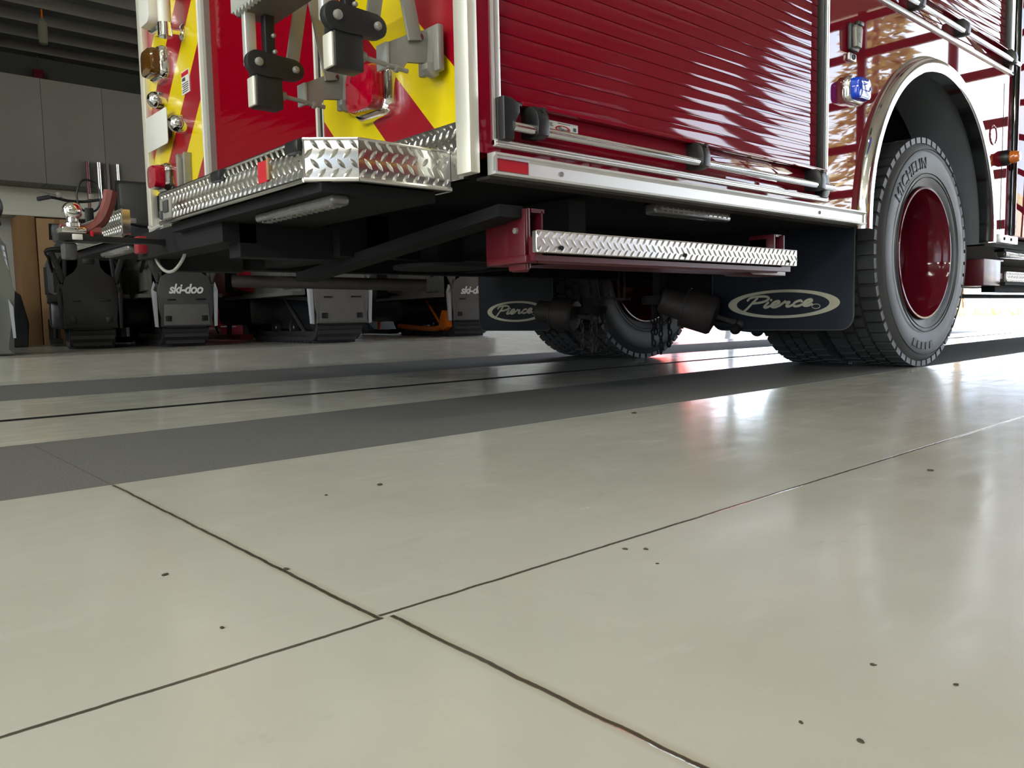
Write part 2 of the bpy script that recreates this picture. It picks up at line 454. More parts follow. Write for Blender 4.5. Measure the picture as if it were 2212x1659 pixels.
# ------- side roller shutter
def slats(bm, x0, x1, z0, z1, y, pitch=.0385, sag=.0006, axis='y', sign=-1, gap=.0022):
    z = z0
    while z + pitch <= z1 + 1e-6:
        pr = []
        for i in range(9):
            t = i / 8
            pr.append((y + sign * sag * (1 - abs(2 * t - 1) ** 3.2), z + .0035 + t * (pitch - .0035)))
        pr = [(y - sign * gap, z + .0002), (y - sign * gap, z + .0030)] + pr
        V = []
        for xx in (x0, x1):
            V.append([bm.verts.new((xx, p[0], p[1]) if axis == 'y' else (p[0], xx, p[1])) for p in pr])
        for k in range(len(pr) - 1): bm.faces.new((V[0][k], V[1][k], V[1][k + 1], V[0][k + 1]))
        z += pitch
    return bm
RD = obj('roller_shutter', slats(B(), 1.268, 2.852, .795, 2.85, YS + .022), M['slat'], T, 'glossy red slatted roller shutter', ang=60)
bm = B(); box(bm, 1.268, 2.852, YS + .012, YS + .03, .690, .778, .002); box(bm, 1.33, 2.856, YS - .012, YS + .03, .778, .790, .003)
obj('bottom_rail', bm, M['paint'], RD)
bm = B(); cyl(bm, (1.275, YS - .034, .7185), (2.852, YS - .034, .7185), .0115, 20); obj('lift_bar', bm, M['chrome'], RD, 'bright tubular lift bar')
for cx in (1.363, 2.037, 2.752):
    bm = B()
    prism(bm, [(YS + .02, .705), (YS - .030, .700), (YS - .050, .707), (YS - .052, .735), (YS - .046, .760), (YS - .03, .776), (YS + .02, .780)], 'x', cx - .019, cx + .019, .003)
    cyl(bm, (cx, YS - .040, .768), (cx, YS - .052, .765), .006, 8)
    obj('bar_clamp', bm, M['black'], RD)
bm = B()
prism(bm, [(1.249, .686), (1.280, .686), (1.283, .735), (1.300, .75), (1.300, .775), (1.272, .785), (1.249, .785)], 'y', YS - .035, YS + .02, .004)
box(bm, 1.283, 1.33, YS - .01, YS + .015, .776, .786, .002)
obj('end_bracket', bm, M['black'], RD)
bm = B()
prism(bm, [(2.805, .684), (2.848, .684), (2.86, .70), (2.868, .725), (2.85, .765), (2.81, .775)], 'y', YS - .02, YS + .02, .004)
obj('end_catch', bm, M['black'], RD)
LIFT = [0]
def ribbon(bm, pts2, w, put, k=5, n=8, nrm=Vector((0, -1, 0))):
    put0 = put; LIFT[0] = (LIFT[0] + 1) % 12; li = LIFT[0]
    put = lambda p: put0(p) + nrm * (0.00010 * (2 * li + 1))
    cap_ = lambda p: put0(p) + nrm * (0.00010 * (2 * li + 2))
    P = smooth_path([(a, b, 0) for a, b in pts2], k) if len(pts2) > 2 else [Vector((a, b, 0)) for a, b in pts2]
    L = []
    for i, p in enumerate(P):
        t = (P[min(i + 1, len(P) - 1)] - P[max(i - 1, 0)]).normalized(); s = Vector((-t.y, t.x, 0))
        L.append((put(p + s * w / 2) + nrm * (.000003 * i), put(p - s * w / 2) + nrm * (.000003 * i)))
    V = [(bm.verts.new(a), bm.verts.new(b)) for a, b in L]
    for a, b in zip(V[:-1], V[1:]): bm.faces.new((a[0], a[1], b[1], b[0]))
    for ci, p in enumerate((P[0], P[-1])):
        bm.faces.new([bm.verts.new(nrm * (.00003 * ci) + cap_(p + Vector((math.cos(2 * PI * q / n), math.sin(2 * PI * q / n), 0)) * w / 2)) for q in range(n)])
EE = [(1.12, .12), (1.31, .22), (1.45, .38), (1.38, .52), (1.22, .42), (1.15, .18), (1.2, .02), (1.34, -.02), (1.5, .1)]
SCRIPT = [[(0.0, -.35), (.14, 0), (.28, .45), (.42, .86)], [(.02, .70), (.12, .92), (.40, 1.0), (.75, .98), (.94, .80), (.85, .58), (.6, .45), (.30, .42)],
          [(.98, .42), (.87, .1), (.90, .0), (.99, .0), (1.12, .12)], [(1.05, .62), (1.06, .64)], EE,
          [(1.5, .1), (1.64, .36), (1.68, .46), (1.72, .36), (1.88, .38), (1.80, .12), (1.84, .0), (1.95, .02), (2.08, .14)],
          [(2.38, .38), (2.30, .46), (2.14, .36), (2.08, .16), (2.14, .01), (2.3, 0), (2.45, .12)], [(a + 1.33, b) for a, b in EE]]
def emblem(put_of, hw, hh, bm, thick=(.83, .81), reg=True):
    n = 56; o = [(hw * math.cos(2 * PI * i / n), hh * math.sin(2 * PI * i / n)) for i in range(n)]
    q = [(x * thick[0], y * thick[1]) for x, y in o]
    put = lambda p: put_of(p.x, p.y)
    A = [bm.verts.new(put_of(*p)) for p in o]; C = [bm.verts.new(put_of(*p)) for p in q]
    for k in range(n): j = (k + 1) % n; bm.faces.new((A[k], A[j], C[j], C[k]))
    s = hw * 1.22 / 2.86; sy = hh * .80
    for st in SCRIPT:
        ribbon(bm, [((a - 1.46 + .18 * (b - .3)) * s - .03 * hw, (b - .325) * sy + .06 * hh + (a - 1.43) * s * .02) for a, b in st], s * .092, put, nrm=Vector((-1, 0, 0)))
    if reg:
        ribbon(bm, [(hw * .61 + .018 * hw / .26 * math.cos(t * PI / 6), -hh * .22 + .008 * hw / .26 * 1.2 * math.sin(t * PI / 6)) for t in range(13)], .0028 * hw / .26, put, 1, nrm=Vector((-1, 0, 0)))
# sticker on the bottom rail
bm = B(); box(bm, 1.432, 1.545, YS + .0105, YS + .0125, .7345, .7655); ST = obj('sticker', bm, M['letter'], RD, 'small white maker sticker', smooth=False)
bm = B()
for x0, x1, z0, z1 in ((1.436, 1.452, .758, .7595), (1.436, 1.45, .755, .7562), (1.436, 1.454, .752, .7532), (1.525, 1.540, .741, .7422), (1.525, 1.538, .738, .7392), (1.470, 1.515, .761, .762)):
    box(bm, x0, x1, YS + .0098, YS + .0106, z0, z1)
box(bm, 1.527, 1.538, YS + .0098, YS + .0106, .748, .757)
obj('fine_print', bm, M['darkgrey'], RD, smooth=False)
bm = B(); n = 32
o = [(1.488 + .027 * math.cos(2 * PI * i / n), .7485 + .0085 * math.sin(2 * PI * i / n)) for i in range(n)]; q = [(1.488 + (x - 1.488) * .78, .7485 + (z - .7485) * .74) for x, z in o]
ringprism(bm, o, q, 'y', YS + .0095, YS + .0106); obj('sticker_emblem', bm, M['refl_red'], RD)
bm = B()
for st in SCRIPT: ribbon(bm, [(1.488 + (a - 1.46) * .0128, .7465 + (b - .30) * .0085) for a, b in st], .0019, lambda p: Vector((p.x, YS + .0093, p.y)))
obj('sticker_lettering', bm, M['darkgrey'], RD, smooth=False)

# shutter frame (aluminium channels)
bm = B()
box(bm, 1.241, 1.2475, YS - .006, YS + .03, .676, 2.85); box(bm, 1.254, 1.270, YS - .001, YS + .02, .69, 2.85, .002)
box(bm, 2.853, 2.868, YS - .008, YS + .03, .676, 2.85, .002)
box(bm, 1.241, 2.868, YS - .010, YS + .02, .672, .6905, .003); box(bm, 1.245, 2.866, YS - .013, YS, .677, .680); box(bm, 1.245, 2.866, YS - .013, YS, .684, .686)
obj('shutter_frame', bm, M['alu_white'], T)
bm = B(); box(bm, 1.2475, 1.254, YS + .004, YS + .03, .69, 2.85); obj('shutter_gasket', bm, M['black'], T)
bm = B(); box(bm, 2.832, 2.853, YS - .004, YS + .028, .70, 2.85, .003); obj('shutter_gasket', bm, M['black'], T)

# second shutter above the wheel
R2 = obj('roller_shutter', slats(B(), 2.93, 4.86, 1.625, 2.85, YS + .022), M['slat'], T, 'red slatted shutter above the wheel', ang=60)
bm = B(); box(bm, 2.93, 4.86, YS + .01, YS + .03, 1.515, 1.610, .002); box(bm, 2.93, 4.88, YS - .012, YS + .03, 1.607, 1.619, .003); obj('bottom_rail', bm, M['paint'], R2)
bm = B(); cyl(bm, (2.95, YS - .034, 1.548), (4.90, YS - .034, 1.548), .0115, 16); obj('lift_bar', bm, M['chrome'], R2, 'bright tubular lift bar')
for cx in (3.25, 3.60, 4.12, 4.80):
    bm = B()
    prism(bm, [(YS + .02, 1.535), (YS - .030, 1.530), (YS - .050, 1.537), (YS - .052, 1.565), (YS - .046, 1.590), (YS - .03, 1.606), (YS + .02, 1.610)], 'x', cx - .02, cx + .02, .003)
    obj('bar_clamp', bm, M['black'], R2)
bm = B(); box(bm, 2.90, 4.90, YS - .010, YS + .02, 1.497, 1.517, .003); box(bm, 4.868, 4.895, YS - .010, YS + .03, 1.5, 2.85, .003); box(bm, 2.905, 2.92, YS - .008, YS + .03, 1.5, 2.85)
obj('shutter_frame', bm, M['alu_white'], T)
bm = B(); box(bm, 4.845, 4.868, YS - .004, YS + .028, 1.52, 2.85, .003); obj('shutter_gasket', bm, M['black'], T)
bm = B(); cyl(bm, (4.952, YS - .004, .66), (4.952, YS - .004, 2.9), .022, 16); box(bm, 4.905, 4.915, YS - .006, YS + .02, .66, 2.9)
obj('body_seam_post', bm, M['glass_black'], T)

# rub rail
bm = B()
prism(bm, [(YS - .002, .604), (YS - .030, .604), (YS - .032, .609), (YS - .022, .612), (YS - .022, .640), (YS - .026, .645), (YS - .032, .648), (YS - .030, .654), (YS - .002, .654)], 'x', 1.222, 3.145)
RR = obj('rub_rail', bm, M['alu_white'], T, 'aluminium rub rail along the sill', ang=20)
bm = B(); box(bm, 1.228, 1.331, YS - .0255, YS - .022, .613, .640); obj('reflector', bm, M['refl_red'], RR)
bm = B(); box(bm, 1.2225, 1.228, YS - .031, YS - .002, .606, .652); box(bm, 1.331, 1.3335, YS - .027, YS - .02, .611, .643); box(bm, 1.228, 1.331, YS - .030, YS - .022, .640, .646)
obj('reflector_bezel', bm, M['alu'], RR)
for bx in (1.449, 2.78):
    bm = B(); lathe(bm, [(.0065, 0), (.006, -.003), (.003, -.0045), (0, -.0045)], (bx, YS - .022, .626), 'y', 10); obj('rail_bolt', bm, M['greymech'], RR)
bm = B(); box(bm, 4.705, 4.985, YS - .03, YS + .01, .608, .650, .003)
R3 = obj('step_plate', bm, M['alu_white'], T)
for bx in (4.76, 4.87):
    bm = B(); lathe(bm, [(.009, 0), (.008, -.004), (0, -.005)], (bx, YS - .03, .63), 'y', 10); obj('step_bolt', bm, M['chassis'], R3)

# fender fittings
bm = B(); box(bm, 3.012, 3.088, YS - .020, YS, 1.250, 1.352, .012); LA = obj('paddle_latch', bm, M['darkgrey'], T, 'dark paddle latch')
bm = B(); prism(bm, [(3.028, 1.262), (3.072, 1.262), (3.080, 1.33), (3.066, 1.345), (3.034, 1.345), (3.022, 1.33)], 'y', YS - .034, YS - .018, .004); obj('paddle', bm, M['greymech'], LA)
bm = B(); box(bm, 3.046, 3.058, YS - .037, YS - .033, 1.278, 1.315, .002); obj('keyway', bm, M['greymech'], LA); bm = B(); box(bm, 3.03, 3.07, YS - .042, YS - .02, 1.338, 1.354, .004); obj('latch_nose', bm, M['black'], LA)
bm = B(); box(bm, 3.012, 3.07, YS - .014, YS, 1.214, 1.242, .004); BD = obj('lock_plate', bm, M['alu'], T)
bm = B(); lathe(bm, [(.011, 0), (.011, -.004), (.008, -.004), (.008, 0)], (3.045, YS - .014, 1.228), 'y', 20, cap=False); obj('lock_ring', bm, M['darkgrey'], BD)
def lamp(name, c, w, h, axis, lensm, label=None, dep=.045, bez=M['chrome'], sgn=-1):
    bm = B(); r = min(w, h) * .28
    def rr(w_, h_, r_): 
        out = []
        for (sx, sy, a0) in ((1, 1, 0), (-1, 1, 90), (-1, -1, 180), (1, -1, 270)):
            for i in range(6):
                a = R_(a0 + 90 * i / 5); out.append((sx * (w_ / 2 - r_) + r_ * math.cos(a), sy * (h_ / 2 - r_) + r_ * math.sin(a)))
        return out
    def loft(bm, secs):
        rings = []
        for (w_, h_, d) in secs:
            k = min(w_, h_) * .28
            rings.append([bm.verts.new((c[0] + p[0], c[1] + sgn * d, c[2] + p[1]) if axis == 'y' else (c[0] + sgn * d, c[1] + p[0], c[2] + p[1])) for p in rr(w_, h_, k)])
        for a, b in zip(rings[:-1], rings[1:]):
            for k in range(len(a)): j = (k + 1) % len(a); bm.faces.new((a[k], a[j], b[j], b[k]))
        bm.faces.new(rings[0]); bm.faces.new(rings[-1])
    loft(bm, [(w * 1.18, h * 1.18, 0), (w * 1.16, h * 1.16, dep * .35), (w * 1.05, h * 1.05, dep * .5), (w * .96, h * .96, dep * .5)])
    P = obj(name, bm, bez, T, label, ang=40)
    bm = B(); loft(bm, [(w * .97, h * .97, dep * .3), (w * .95, h * .95, dep * .8), (w * .88, h * .88, dep), (w * .5, h * .5, dep * 1.06)])
    obj('lens', bm, lensm, P, ang=40)
    return P
lamp('warning_light', (3.055, YS, 1.105), .115, .085, 'y', M['lamp_blue'], 'blue warning light in a chrome bezel', .055)
def round_lamp(name, c, axis, sgn, r, lm, dep, label=None):
    bm = B(); lathe(bm, [(r * 1.25, 0), (r * 1.25, sgn * dep * .3), (r * 1.02, sgn * dep * .5), (r * .9, sgn * dep * .5)], c, axis, 24); P = obj(name, bm, M['black'] if lm is M['lamp_amber'] else M['chrome'], T, label)
    bm = B(); lathe(bm, [(r, sgn * dep * .4), (r * .95, sgn * dep * .8), (r * .7, sgn * dep * 1.05), (0, sgn * dep * 1.15)], c, axis, 24); obj('lens', bm, lm, P)
round_lamp('marker_light', (4.80, YS, 1.055), 'y', -1, .033, M['lamp_amber'], .075, 'round amber marker lamp on a black base')
bm = B(); lathe(bm, [(.052, 0), (.050, -.004), (.044, -.005), (.042, -.002), (.0, -.002)], (4.64, YS, 1.155), 'y', 32); obj('filler_cap', bm, M['paint'], T)
bm = B(); box(bm, 4.786, 4.794, YS - .002, YS + .001, .68, 1.44); obj('panel_seam', bm, M['glass_black'], T)

# ------- rear end
bm = B(); box(bm, XR, XR + .03, 1.49, 2.172, .735, 3.0); obj('chevron_panel', bm, M['chev_r'], T, 'red and yellow stripes falling to the right')
bm = B(); box(bm, XR, XR + .03, 3.098, 3.70, .835, 3.0); obj('chevron_panel', bm, M['chev_l'], T, 'red and yellow stripes rising to the right')
bm = B(); box(bm, XR - .004, XR + .02, 1.50, 3.70, .60, .737); lozenges(bm, (XR - .0042, 2.2, .66), (0, -1, 0), (0, 0, 1), .70, .077, .0275, .0225, .030, .0095, .0028)
obj('kick_plate', bm, M['plate'], T, 'tread plate kick strip under the chevrons')
for (y0, y1, f0, f1) in ((1.447, 1.500, YS - .003, 1.50), (3.690, 3.742, 3.69, 3.745)):
    bm = B(); box(bm, 1.170, 1.199, y0, y1, .606, 3.0, .0025); obj('corner_trim', bm, M['steel'], T, 'brushed stainless corner trim')
D = obj('rear_shutter', slats(B(), 2.205, 3.045, .70, 2.95, XR + .022, .0385, .00012, 'x', -1, -.00001), M['rear_red'], T, 'plain red rear shutter', ang=60)
for q in ((XR - .012, XR + .03, 2.184, 2.196), (XR - .012, XR + .03, 3.074, 3.090), (XR - .003, XR + .02, 2.166, 2.172)):
    bm = B(); box(bm, *q, .735, 3.0, .001); obj('shutter_seal', bm, M['seal'], T)
for q in ((2.172, 2.184), (3.090, 3.098)):
    bm = B(); box(bm, XR - .003, XR + .03, *q, .735, 3.0); obj('shutter_gasket', bm, M['black'], T)
for q in ((2.196, 2.21), (3.045, 3.074)):
    bm = B(); box(bm, XR + .0, XR + .045, *q, .735, 3.0); obj('shutter_track', bm, M['greymech'], T)

# lamps and fittings on the rear
lamp('tail_light', (XR, 1.868, .880), .150, .125, 'x', M['lamp_red'], 'large red tail lamp in a chrome bezel under the chevrons', .06)
lamp('tail_light', (XR, 3.510, .885), .115, .10, 'x', M['lamp_red'], 'red tail lamp at the far corner', .075)
lamp('turn_light', (XR, 3.515, 1.352), .14, .115, 'x', M['lamp_amber_dark'], 'dark amber turn lamp', .07)
lamp('reversing_light', (XR, 3.505, 1.555), .14, .125, 'x', M['white'], 'white reversing lamp', .07)
for (y, z) in ((3.52, 1.207), (3.285, 1.065)):
    bm = B(); c = (XR, y, z)
    lathe(bm, [(.036, 0), (.036, -.035), (.030, -.055), (.018, -.066), (0, -.068)], c, 'x', 24)
    obj('plate_light', bm, M['chrome'], T, 'small chrome plate lamp')
bm = B()
prism(bm, [(3.397, 1.020), (3.405, 1.010), (3.645, 1.010), (3.653, 1.020), (3.653, 1.145), (3.645, 1.155), (3.405, 1.155), (3.397, 1.145)], 'x', XR - .038, XR - .034, .0015)
LP = obj('licence_plate', bm, M['white'], T, 'blank white licence plate')
bm = B(); box(bm, XR - .034, XR, 3.45, 3.48, 1.05, 1.12); obj('plate_bracket', bm, M['black'], LP); bm = B(); box(bm, XR - .034, XR, 3.57, 3.60, 1.05, 1.12); obj('plate_bracket', bm, M['black'], LP)
bm = B(); box(bm, XR - .003, XR - .0005, 3.222, 3.305, 1.183, 1.272); WL = obj('warning_label', bm, M['white'], T, 'small white and red warning label')
bm = B(); box(bm, XR - .0042, XR - .0028, 3.226, 3.301, 1.252, 1.268); obj('label_header', bm, M['refl_red'], WL)
bm = B()
prism(bm, [(3.262, 1.232), (3.298, 1.236), (3.290, 1.246), (3.262, 1.246)], 'x', XR - .0042, XR - .0028)
for z in (1.222, 1.214, 1.206, 1.198, 1.190): box(bm, XR - .0042, XR - .0028, 3.232, 3.296 - .01 * (z == 1.206), z, z + .003)
obj('label_print', bm, M['darkgrey'], WL)
bm = B(); cyl(bm, (1.123, 3.257, 1.405), (1.123, 3.257, 2.6), .024, 20); GR = obj('grab_rail', bm, M['seal'], T, 'white grab rail with chrome stanchions')
bm = B()
cyl(bm, (1.123, 3.257, 1.385), (1.123, 3.257, 1.435), .027, 20); tube(bm, [(1.123, 3.257, 1.41), (1.16, 3.257, 1.413), (XR - .012, 3.257, 1.416)], [.014, .012, .014]); lathe(bm, [(.032, 0), (.032, -.008), (.022, -.014), (0, -.014)], (XR, 3.257, 1.416), 'x', 20)
obj('stanchion', bm, M['chrome'], GR); bm = B()
cyl(bm, (1.123, 3.257, 2.58), (1.123, 3.257, 2.62), .0235, 20); tube(bm, [(1.123, 3.257, 2.6), (XR - .012, 3.257, 2.6)], .013)
obj('stanchion', bm, M['chrome'], GR)
bm = B(); prism(bm, [(3.25, .74), (3.31, .74), (3.31, .91), (3.345, .95), (3.32, .955), (3.30, .93), (3.27, .93), (3.26, .95), (3.245, .95), (3.25, .90)], 'x', XR - .03, XR, .002); box(bm, XR - .05, XR - .03, 3.265, 3.285, .74, .93, .003)
obj('latch_bracket', bm, M['greymech'], T, 'grey upright latch bracket')

# ------- tailboard in two halves, tread plate
TZ0, TZ1 = .583, .671
def tailboard(pts, label, edges=9):
    # pts: plan outline (x, y), ordered so that outside is to the right of travel
    bm = B(); prism(bm, pts, 'z', TZ0, TZ1, .004)
    for (a, b) in list(zip(pts, pts[1:]))[:edges]:
        a3, b3 = Vector((a[0], a[1], 0)), Vector((b[0], b[1], 0)); d = b3 - a3
        nrm = Vector((d.y, -d.x, 0)).normalized()
        lozenges(bm, a3 + Vector((0, 0, TZ0 + .001)) + nrm * .0002, d, (0, 0, 1), d.length, TZ1 - TZ0 - .002, .0285, .0215, .031, .0098, .0030, .010)
    for (a, b) in list(zip(pts, pts[1:]))[:edges]:   # rolled bottom lip and top edge
        tube(bm, [(a[0], a[1], TZ0 - .002), (b[0], b[1], TZ0 - .002)], .006, 8); tube(bm, [(a[0], a[1], TZ1 - .002), (b[0], b[1], TZ1 - .002)], .0035, 8)
    tube(bm, [(pts[1][0], pts[1][1], TZ0), (pts[1][0], pts[1][1], TZ1)], .003, 6)
    return obj('tailboard', bm, M['plate'], T, label, ang=25)
TB = tailboard([(.842, 2.575), (.842, 1.625), (.936, 1.55), (1.19, 1.55), (1.19, 2.575)], 'tread plate tailboard, half nearer the open side')
TL = tailboard([(.936, 3.74), (.842, 3.665), (.842, 2.965), (.868, 2.965), (.95, 3.60)], 'tread plate tailboard, half beyond the hitch', 2)
bm = B(); box(bm, .838, .845, 1.805, 1.852, .602, .652); obj('reflector', bm, M['refl_red'], TB)
bm = B(); box(bm, .836, .845, 1.790, 1.803, .604, .655, .002); obj('reflector_backing', bm, M['card'], TB)
for y in (2.094, 1.655):
    bm = B(); box(bm, .826, .85, y - .032, y + .032, .640, .670, .008); obj('rubber_bumper', bm, M['black'], TB)
bm = B(); box(bm, .835, .845, 2.46, 2.555, .588, .650, .003); OB = obj('trailer_socket', bm, M['greymech'], TB)
bm = B(); box(bm, .829, .838, 2.475, 2.515, .606, .642, .003); box(bm, .829, .838, 2.53, 2.55, .590, .615, .003); obj('socket_cover', bm, M['darkgrey'], TB)
# frame under the tailboard
bm = B()
box(bm, .87, 1.18, 1.60, 2.56, .555, .580); box(bm, .87, 1.18, 2.98, 3.70, .555, .580)
box(bm, .95, 1.25, 2.24, 2.32, .46, .60); box(bm, .95, 1.25, 2.93, 3.01, .46, .60)
box(bm, .90, 1.0, 2.24, 3.01, .50, .585)
obj('tailboard_frame', bm, M['chassis'], T)
def scene_lamp(c, ln, ax, label):
    bm = B(); w, h = .05, (.036 if ax == 'x' else .026)
    if ax == 'y': box(bm, c[0] - w / 2, c[0] + w / 2, c[1] - ln / 2, c[1] + ln / 2, c[2] - h / 2, c[2] + h / 2, .012, 3)
    else: box(bm, c[0] - ln / 2, c[0] + ln / 2, c[1] - w / 2, c[1] + w / 2, c[2] - h / 2, c[2] + h / 2, .012, 3)
    P = obj('step_lamp', bm, M['lens_grey'], T, label, ang=50)
    bm = B()
    for i in range(14):
        t = -ln / 2 + .03 + (ln - .06) * i / 13
        if ax == 'y': box(bm, c[0] - w / 2 + .011, c[0] + w / 2 - .011, c[1] + t - .003, c[1] + t + .003, c[2] - h / 2 - .001, c[2] - h / 2 + .003)
        else: box(bm, c[0] + t - .0025, c[0] + t + .0025, c[1] - w / 2 - .001, c[1] - w / 2 + .003, c[2] - h / 2 + .011, c[2] + h / 2 - .011)
    if ax == 'y': box(bm, c[0] - .004, c[0] + .004, c[1] - ln / 2 + .02, c[1] + ln / 2 - .02, c[2] - h / 2 - .0006, c[2] - h / 2 + .004)
    else: box(bm, c[0] - ln / 2 + .02, c[0] + ln / 2 - .02, c[1] - w / 2 - .0006, c[1] - w / 2 + .004, c[2] - .003, c[2] + .003)
    obj('lens_rib', bm, M['greymech'], P)
    bm = B()
    if ax == 'y': box(bm, c[0] - .01, c[0] + .06, c[1] - ln / 2 + .02, c[1] + ln / 2 - .02, c[2] + h / 2 - .004, c[2] + .03)
    else: box(bm, c[0] - ln / 2 + .02, c[0] + ln / 2 - .02, c[1] - .01, c[1] + .04, c[2] + h / 2 - .004, c[2] + .03)
    obj('lamp_mount', bm, M['chassis'], P)
scene_lamp((.93, 1.83, .545), .42, 'y', 'grey lamp strip under the tailboard')
scene_lamp((.90, 3.22, .547), .36, 'y', 'grey lamp strip under the far half of the tailboard')
scene_lamp((2.16, 1.55, .592), .41, 'x', 'grey lamp strip under the shutter sill')
scene_lamp((5.25, 1.52, .566), .40, 'x', 'grey lamp strip ahead of the wheel')

# ball hitch at the middle
H = holder('tow_hitch', T); H['label'] = 'rusty red ball hitch at the middle of the tailboard'
bm = B(); tube(bm, smooth_path([(.70, 2.69, .556), (.64, 2.70, .556), (.59, 2.70, .556)], 4), .022, 10)
tube(bm, smooth_path([(.66, 2.69, .556), (.70, 2.69, .59), (.722, 2.69, .635), (.735, 2.69, .685)], 5), [.016] * 5 + [.019] * 5 + [.020] * 6, 8)
obj('ball_mount', bm, M['rust_red'], H)
bm = B(); box(bm, .585, .655, 2.665, 2.735, .546, .568, .006); cyl(bm, (.625, 2.70, .568), (.625, 2.70, .60), .016, 14); lathe(bm, [(.024, .570), (.024, .580), (.016, .586)], (.625, 2.70, 0), 'z', 18); ball(bm, (.625, 2.70, .617), .0285, u=24, v=14)
obj('hitch_ball', bm, M['chrome'], H)
bm = B(); box(bm, .575, .70, 2.66, 2.74, .525, .548, .004); box(bm, .69, .95, 2.715, 2.745, .530, .548, .002); obj('receiver_tube', bm, M['black'], H)
bm = B(); box(bm, .592, .628, 2.675, 2.725, .472, .520, .006); obj('wiring_socket', bm, M['darkgrey'], H)
bm = B(); box(bm, .612, .640, 2.655, 2.662, .528, .545, .002); obj('hitch_tag', bm, M['seal'], H)
bm = B(); box(bm, .662, .670, 2.655, 2.662, .540, .556, .001); obj('hitch_pin_cap', bm, M['refl_red'], H)
bm = B(); tube(bm, smooth_path([(.93, 2.93, .60), (.93, 2.955, .575), (.935, 2.93, .50), (.94, 2.86, .455), (.945, 2.78, .452), (.95, 2.70, .49), (.95, 2.665, .54), (.96, 2.66, .60)], 6), .0055, 8); tube(bm, smooth_path([(.93, 2.96, .612), (.93, 2.92, .60), (.93, 2.85, .606), (.93, 2.80, .60)], 5), .008, 8)
obj('hanging_cable', bm, M['cable'], T, 'pale cable hanging in a loop')
bm = B(); box(bm, .87, .93, 2.905, 2.955, .515, .575, .006); obj('trailer_reflector', bm, M['sledred'], T)

# ------- folding access ladder on the rear: two arms and a rung
L_ = holder('folding_ladder', T); L_['label'] = 'folded access ladder, two linkages side by side'
for Y in (2.0, 1.6):
    bm = B(); box(bm, .884, .914, Y - .012, Y + .012, .925, 1.45, .004); obj('stringer_sleeve', bm, M['alu_white'], L_, 'bright metal sleeve')
    bm = B(); prism(bm, circ(.906, .930, .031, 90, 270, 10) + [(.93, .898)] + circ(1.007, .928, .026, -90, 90, 10) + [(.94, .957)], 'y', Y - .034, Y - .010, .003)
    box(bm, .900, .972, Y - .030, Y + .018, .822, .925, .004); box(bm, .931, .958, Y - .026, Y + .0, .93, 1.45, .003)
    obj('knuckle_block', bm, M['black_satin'], L_)
    bm = B(); box(bm, .893, .901, Y - .026, Y + .014, .824, .897, .003); obj('edge_strip', bm, M['steel'], L_)
    for (x, z, r) in ((.906, .930, .011), (1.007, .928, .0095), (.952, 1.005, .006), (.954, .965, .006)):
        bm = B(); lathe(bm, [(r, 0), (r * .95, -.006), (r * .5, -.009), (0, -.009)], (x, Y - .034 if z < .94 else Y - .026, z), 'y', 14); obj('pin', bm, M['greymech'], L_)
    bm = B()
    n = 24
    def bar(bm, a, b, w, y0, y1):
        a, b = Vector((a[0], a[1])), Vector((b[0], b[1])); d = (b - a).normalized(); s = Vector((-d.y, d.x)) * w / 2
        prism(bm, [a + s, a - s, b - s, b + s], 'y', y0, y1, .002)
    bar(bm, (1.007, .925), (1.085, 1.33), .036, Y - .010, Y - .002)
    obj('lift_arm', bm, M['greymech'], L_)
    bm = B(); bar(bm, (1.120, .925), (1.035, 1.33), .038, Y - .022, Y - .013); obj('brace_arm', bm, M['greymech'], L_)
    bm = B()
    prism(bm, [(1.046, .850), (1.046, .908), (1.09, .930), (1.135, .955), (1.168, .955), (1.168, .882), (1.10, .876), (1.085, .850)], 'y', Y - .012, Y - .002, .002)
    prism(bm, [(1.140, .875), (1.158, .875), (1.160, .962), (1.176, .965), (1.176, .852), (1.166, .846), (1.152, .850), (1.140, .862)], 'y', Y - .036, Y - .012, .002)
    box(bm, 1.160, 1.178, Y - .055, Y + .03, .858, .965, .004)
    obj('hook_bracket', bm, M['greymech'], L_)
    bm = B(); box(bm, 1.040, 1.048, Y - .016, Y + .028, .850, .908, .002); obj('bracket_flange', bm, M['greyedge'], L_)
    bm = B(); lathe(bm, [(.008, 0), (.008, -.006), (.005, -.009), (0, -.009)], (1.137, Y - .013, .937), 'y', 12); obj('bracket_screw', bm, M['dull_red'], L_)
    bm = B(); cyl(bm, (.968, Y - .012, .862), (1.100, Y - .012, .852), .0055, 10); lathe(bm, [(.011, .968), (.011, .985)], (0, Y - .012, .862), 'x', 10); cyl(bm, (1.062, Y - .016, .851), (1.070, Y - .016, .851), .009, 10)
    obj('stop_rod', bm, M['greymech'], L_)
bm = B(); box(bm, .872, .985, 1.57, 2.045, 1.062, 1.115, .003); 
for i in range(22):
    y = 1.585 + i * .0205; prism(bm, [(y - .009, 1.062), (y + .009, 1.062), (y, 1.050)], 'x', .872, .884)
obj('lowest_rung', bm, M['greyedge'], L_, 'grey rung with a serrated edge', smooth=False)
bm = B(); box(bm, .886, .984, 1.575, 2.040, 1.056, 1.064); obj('rung_channel', bm, M['midgrey'], L_)

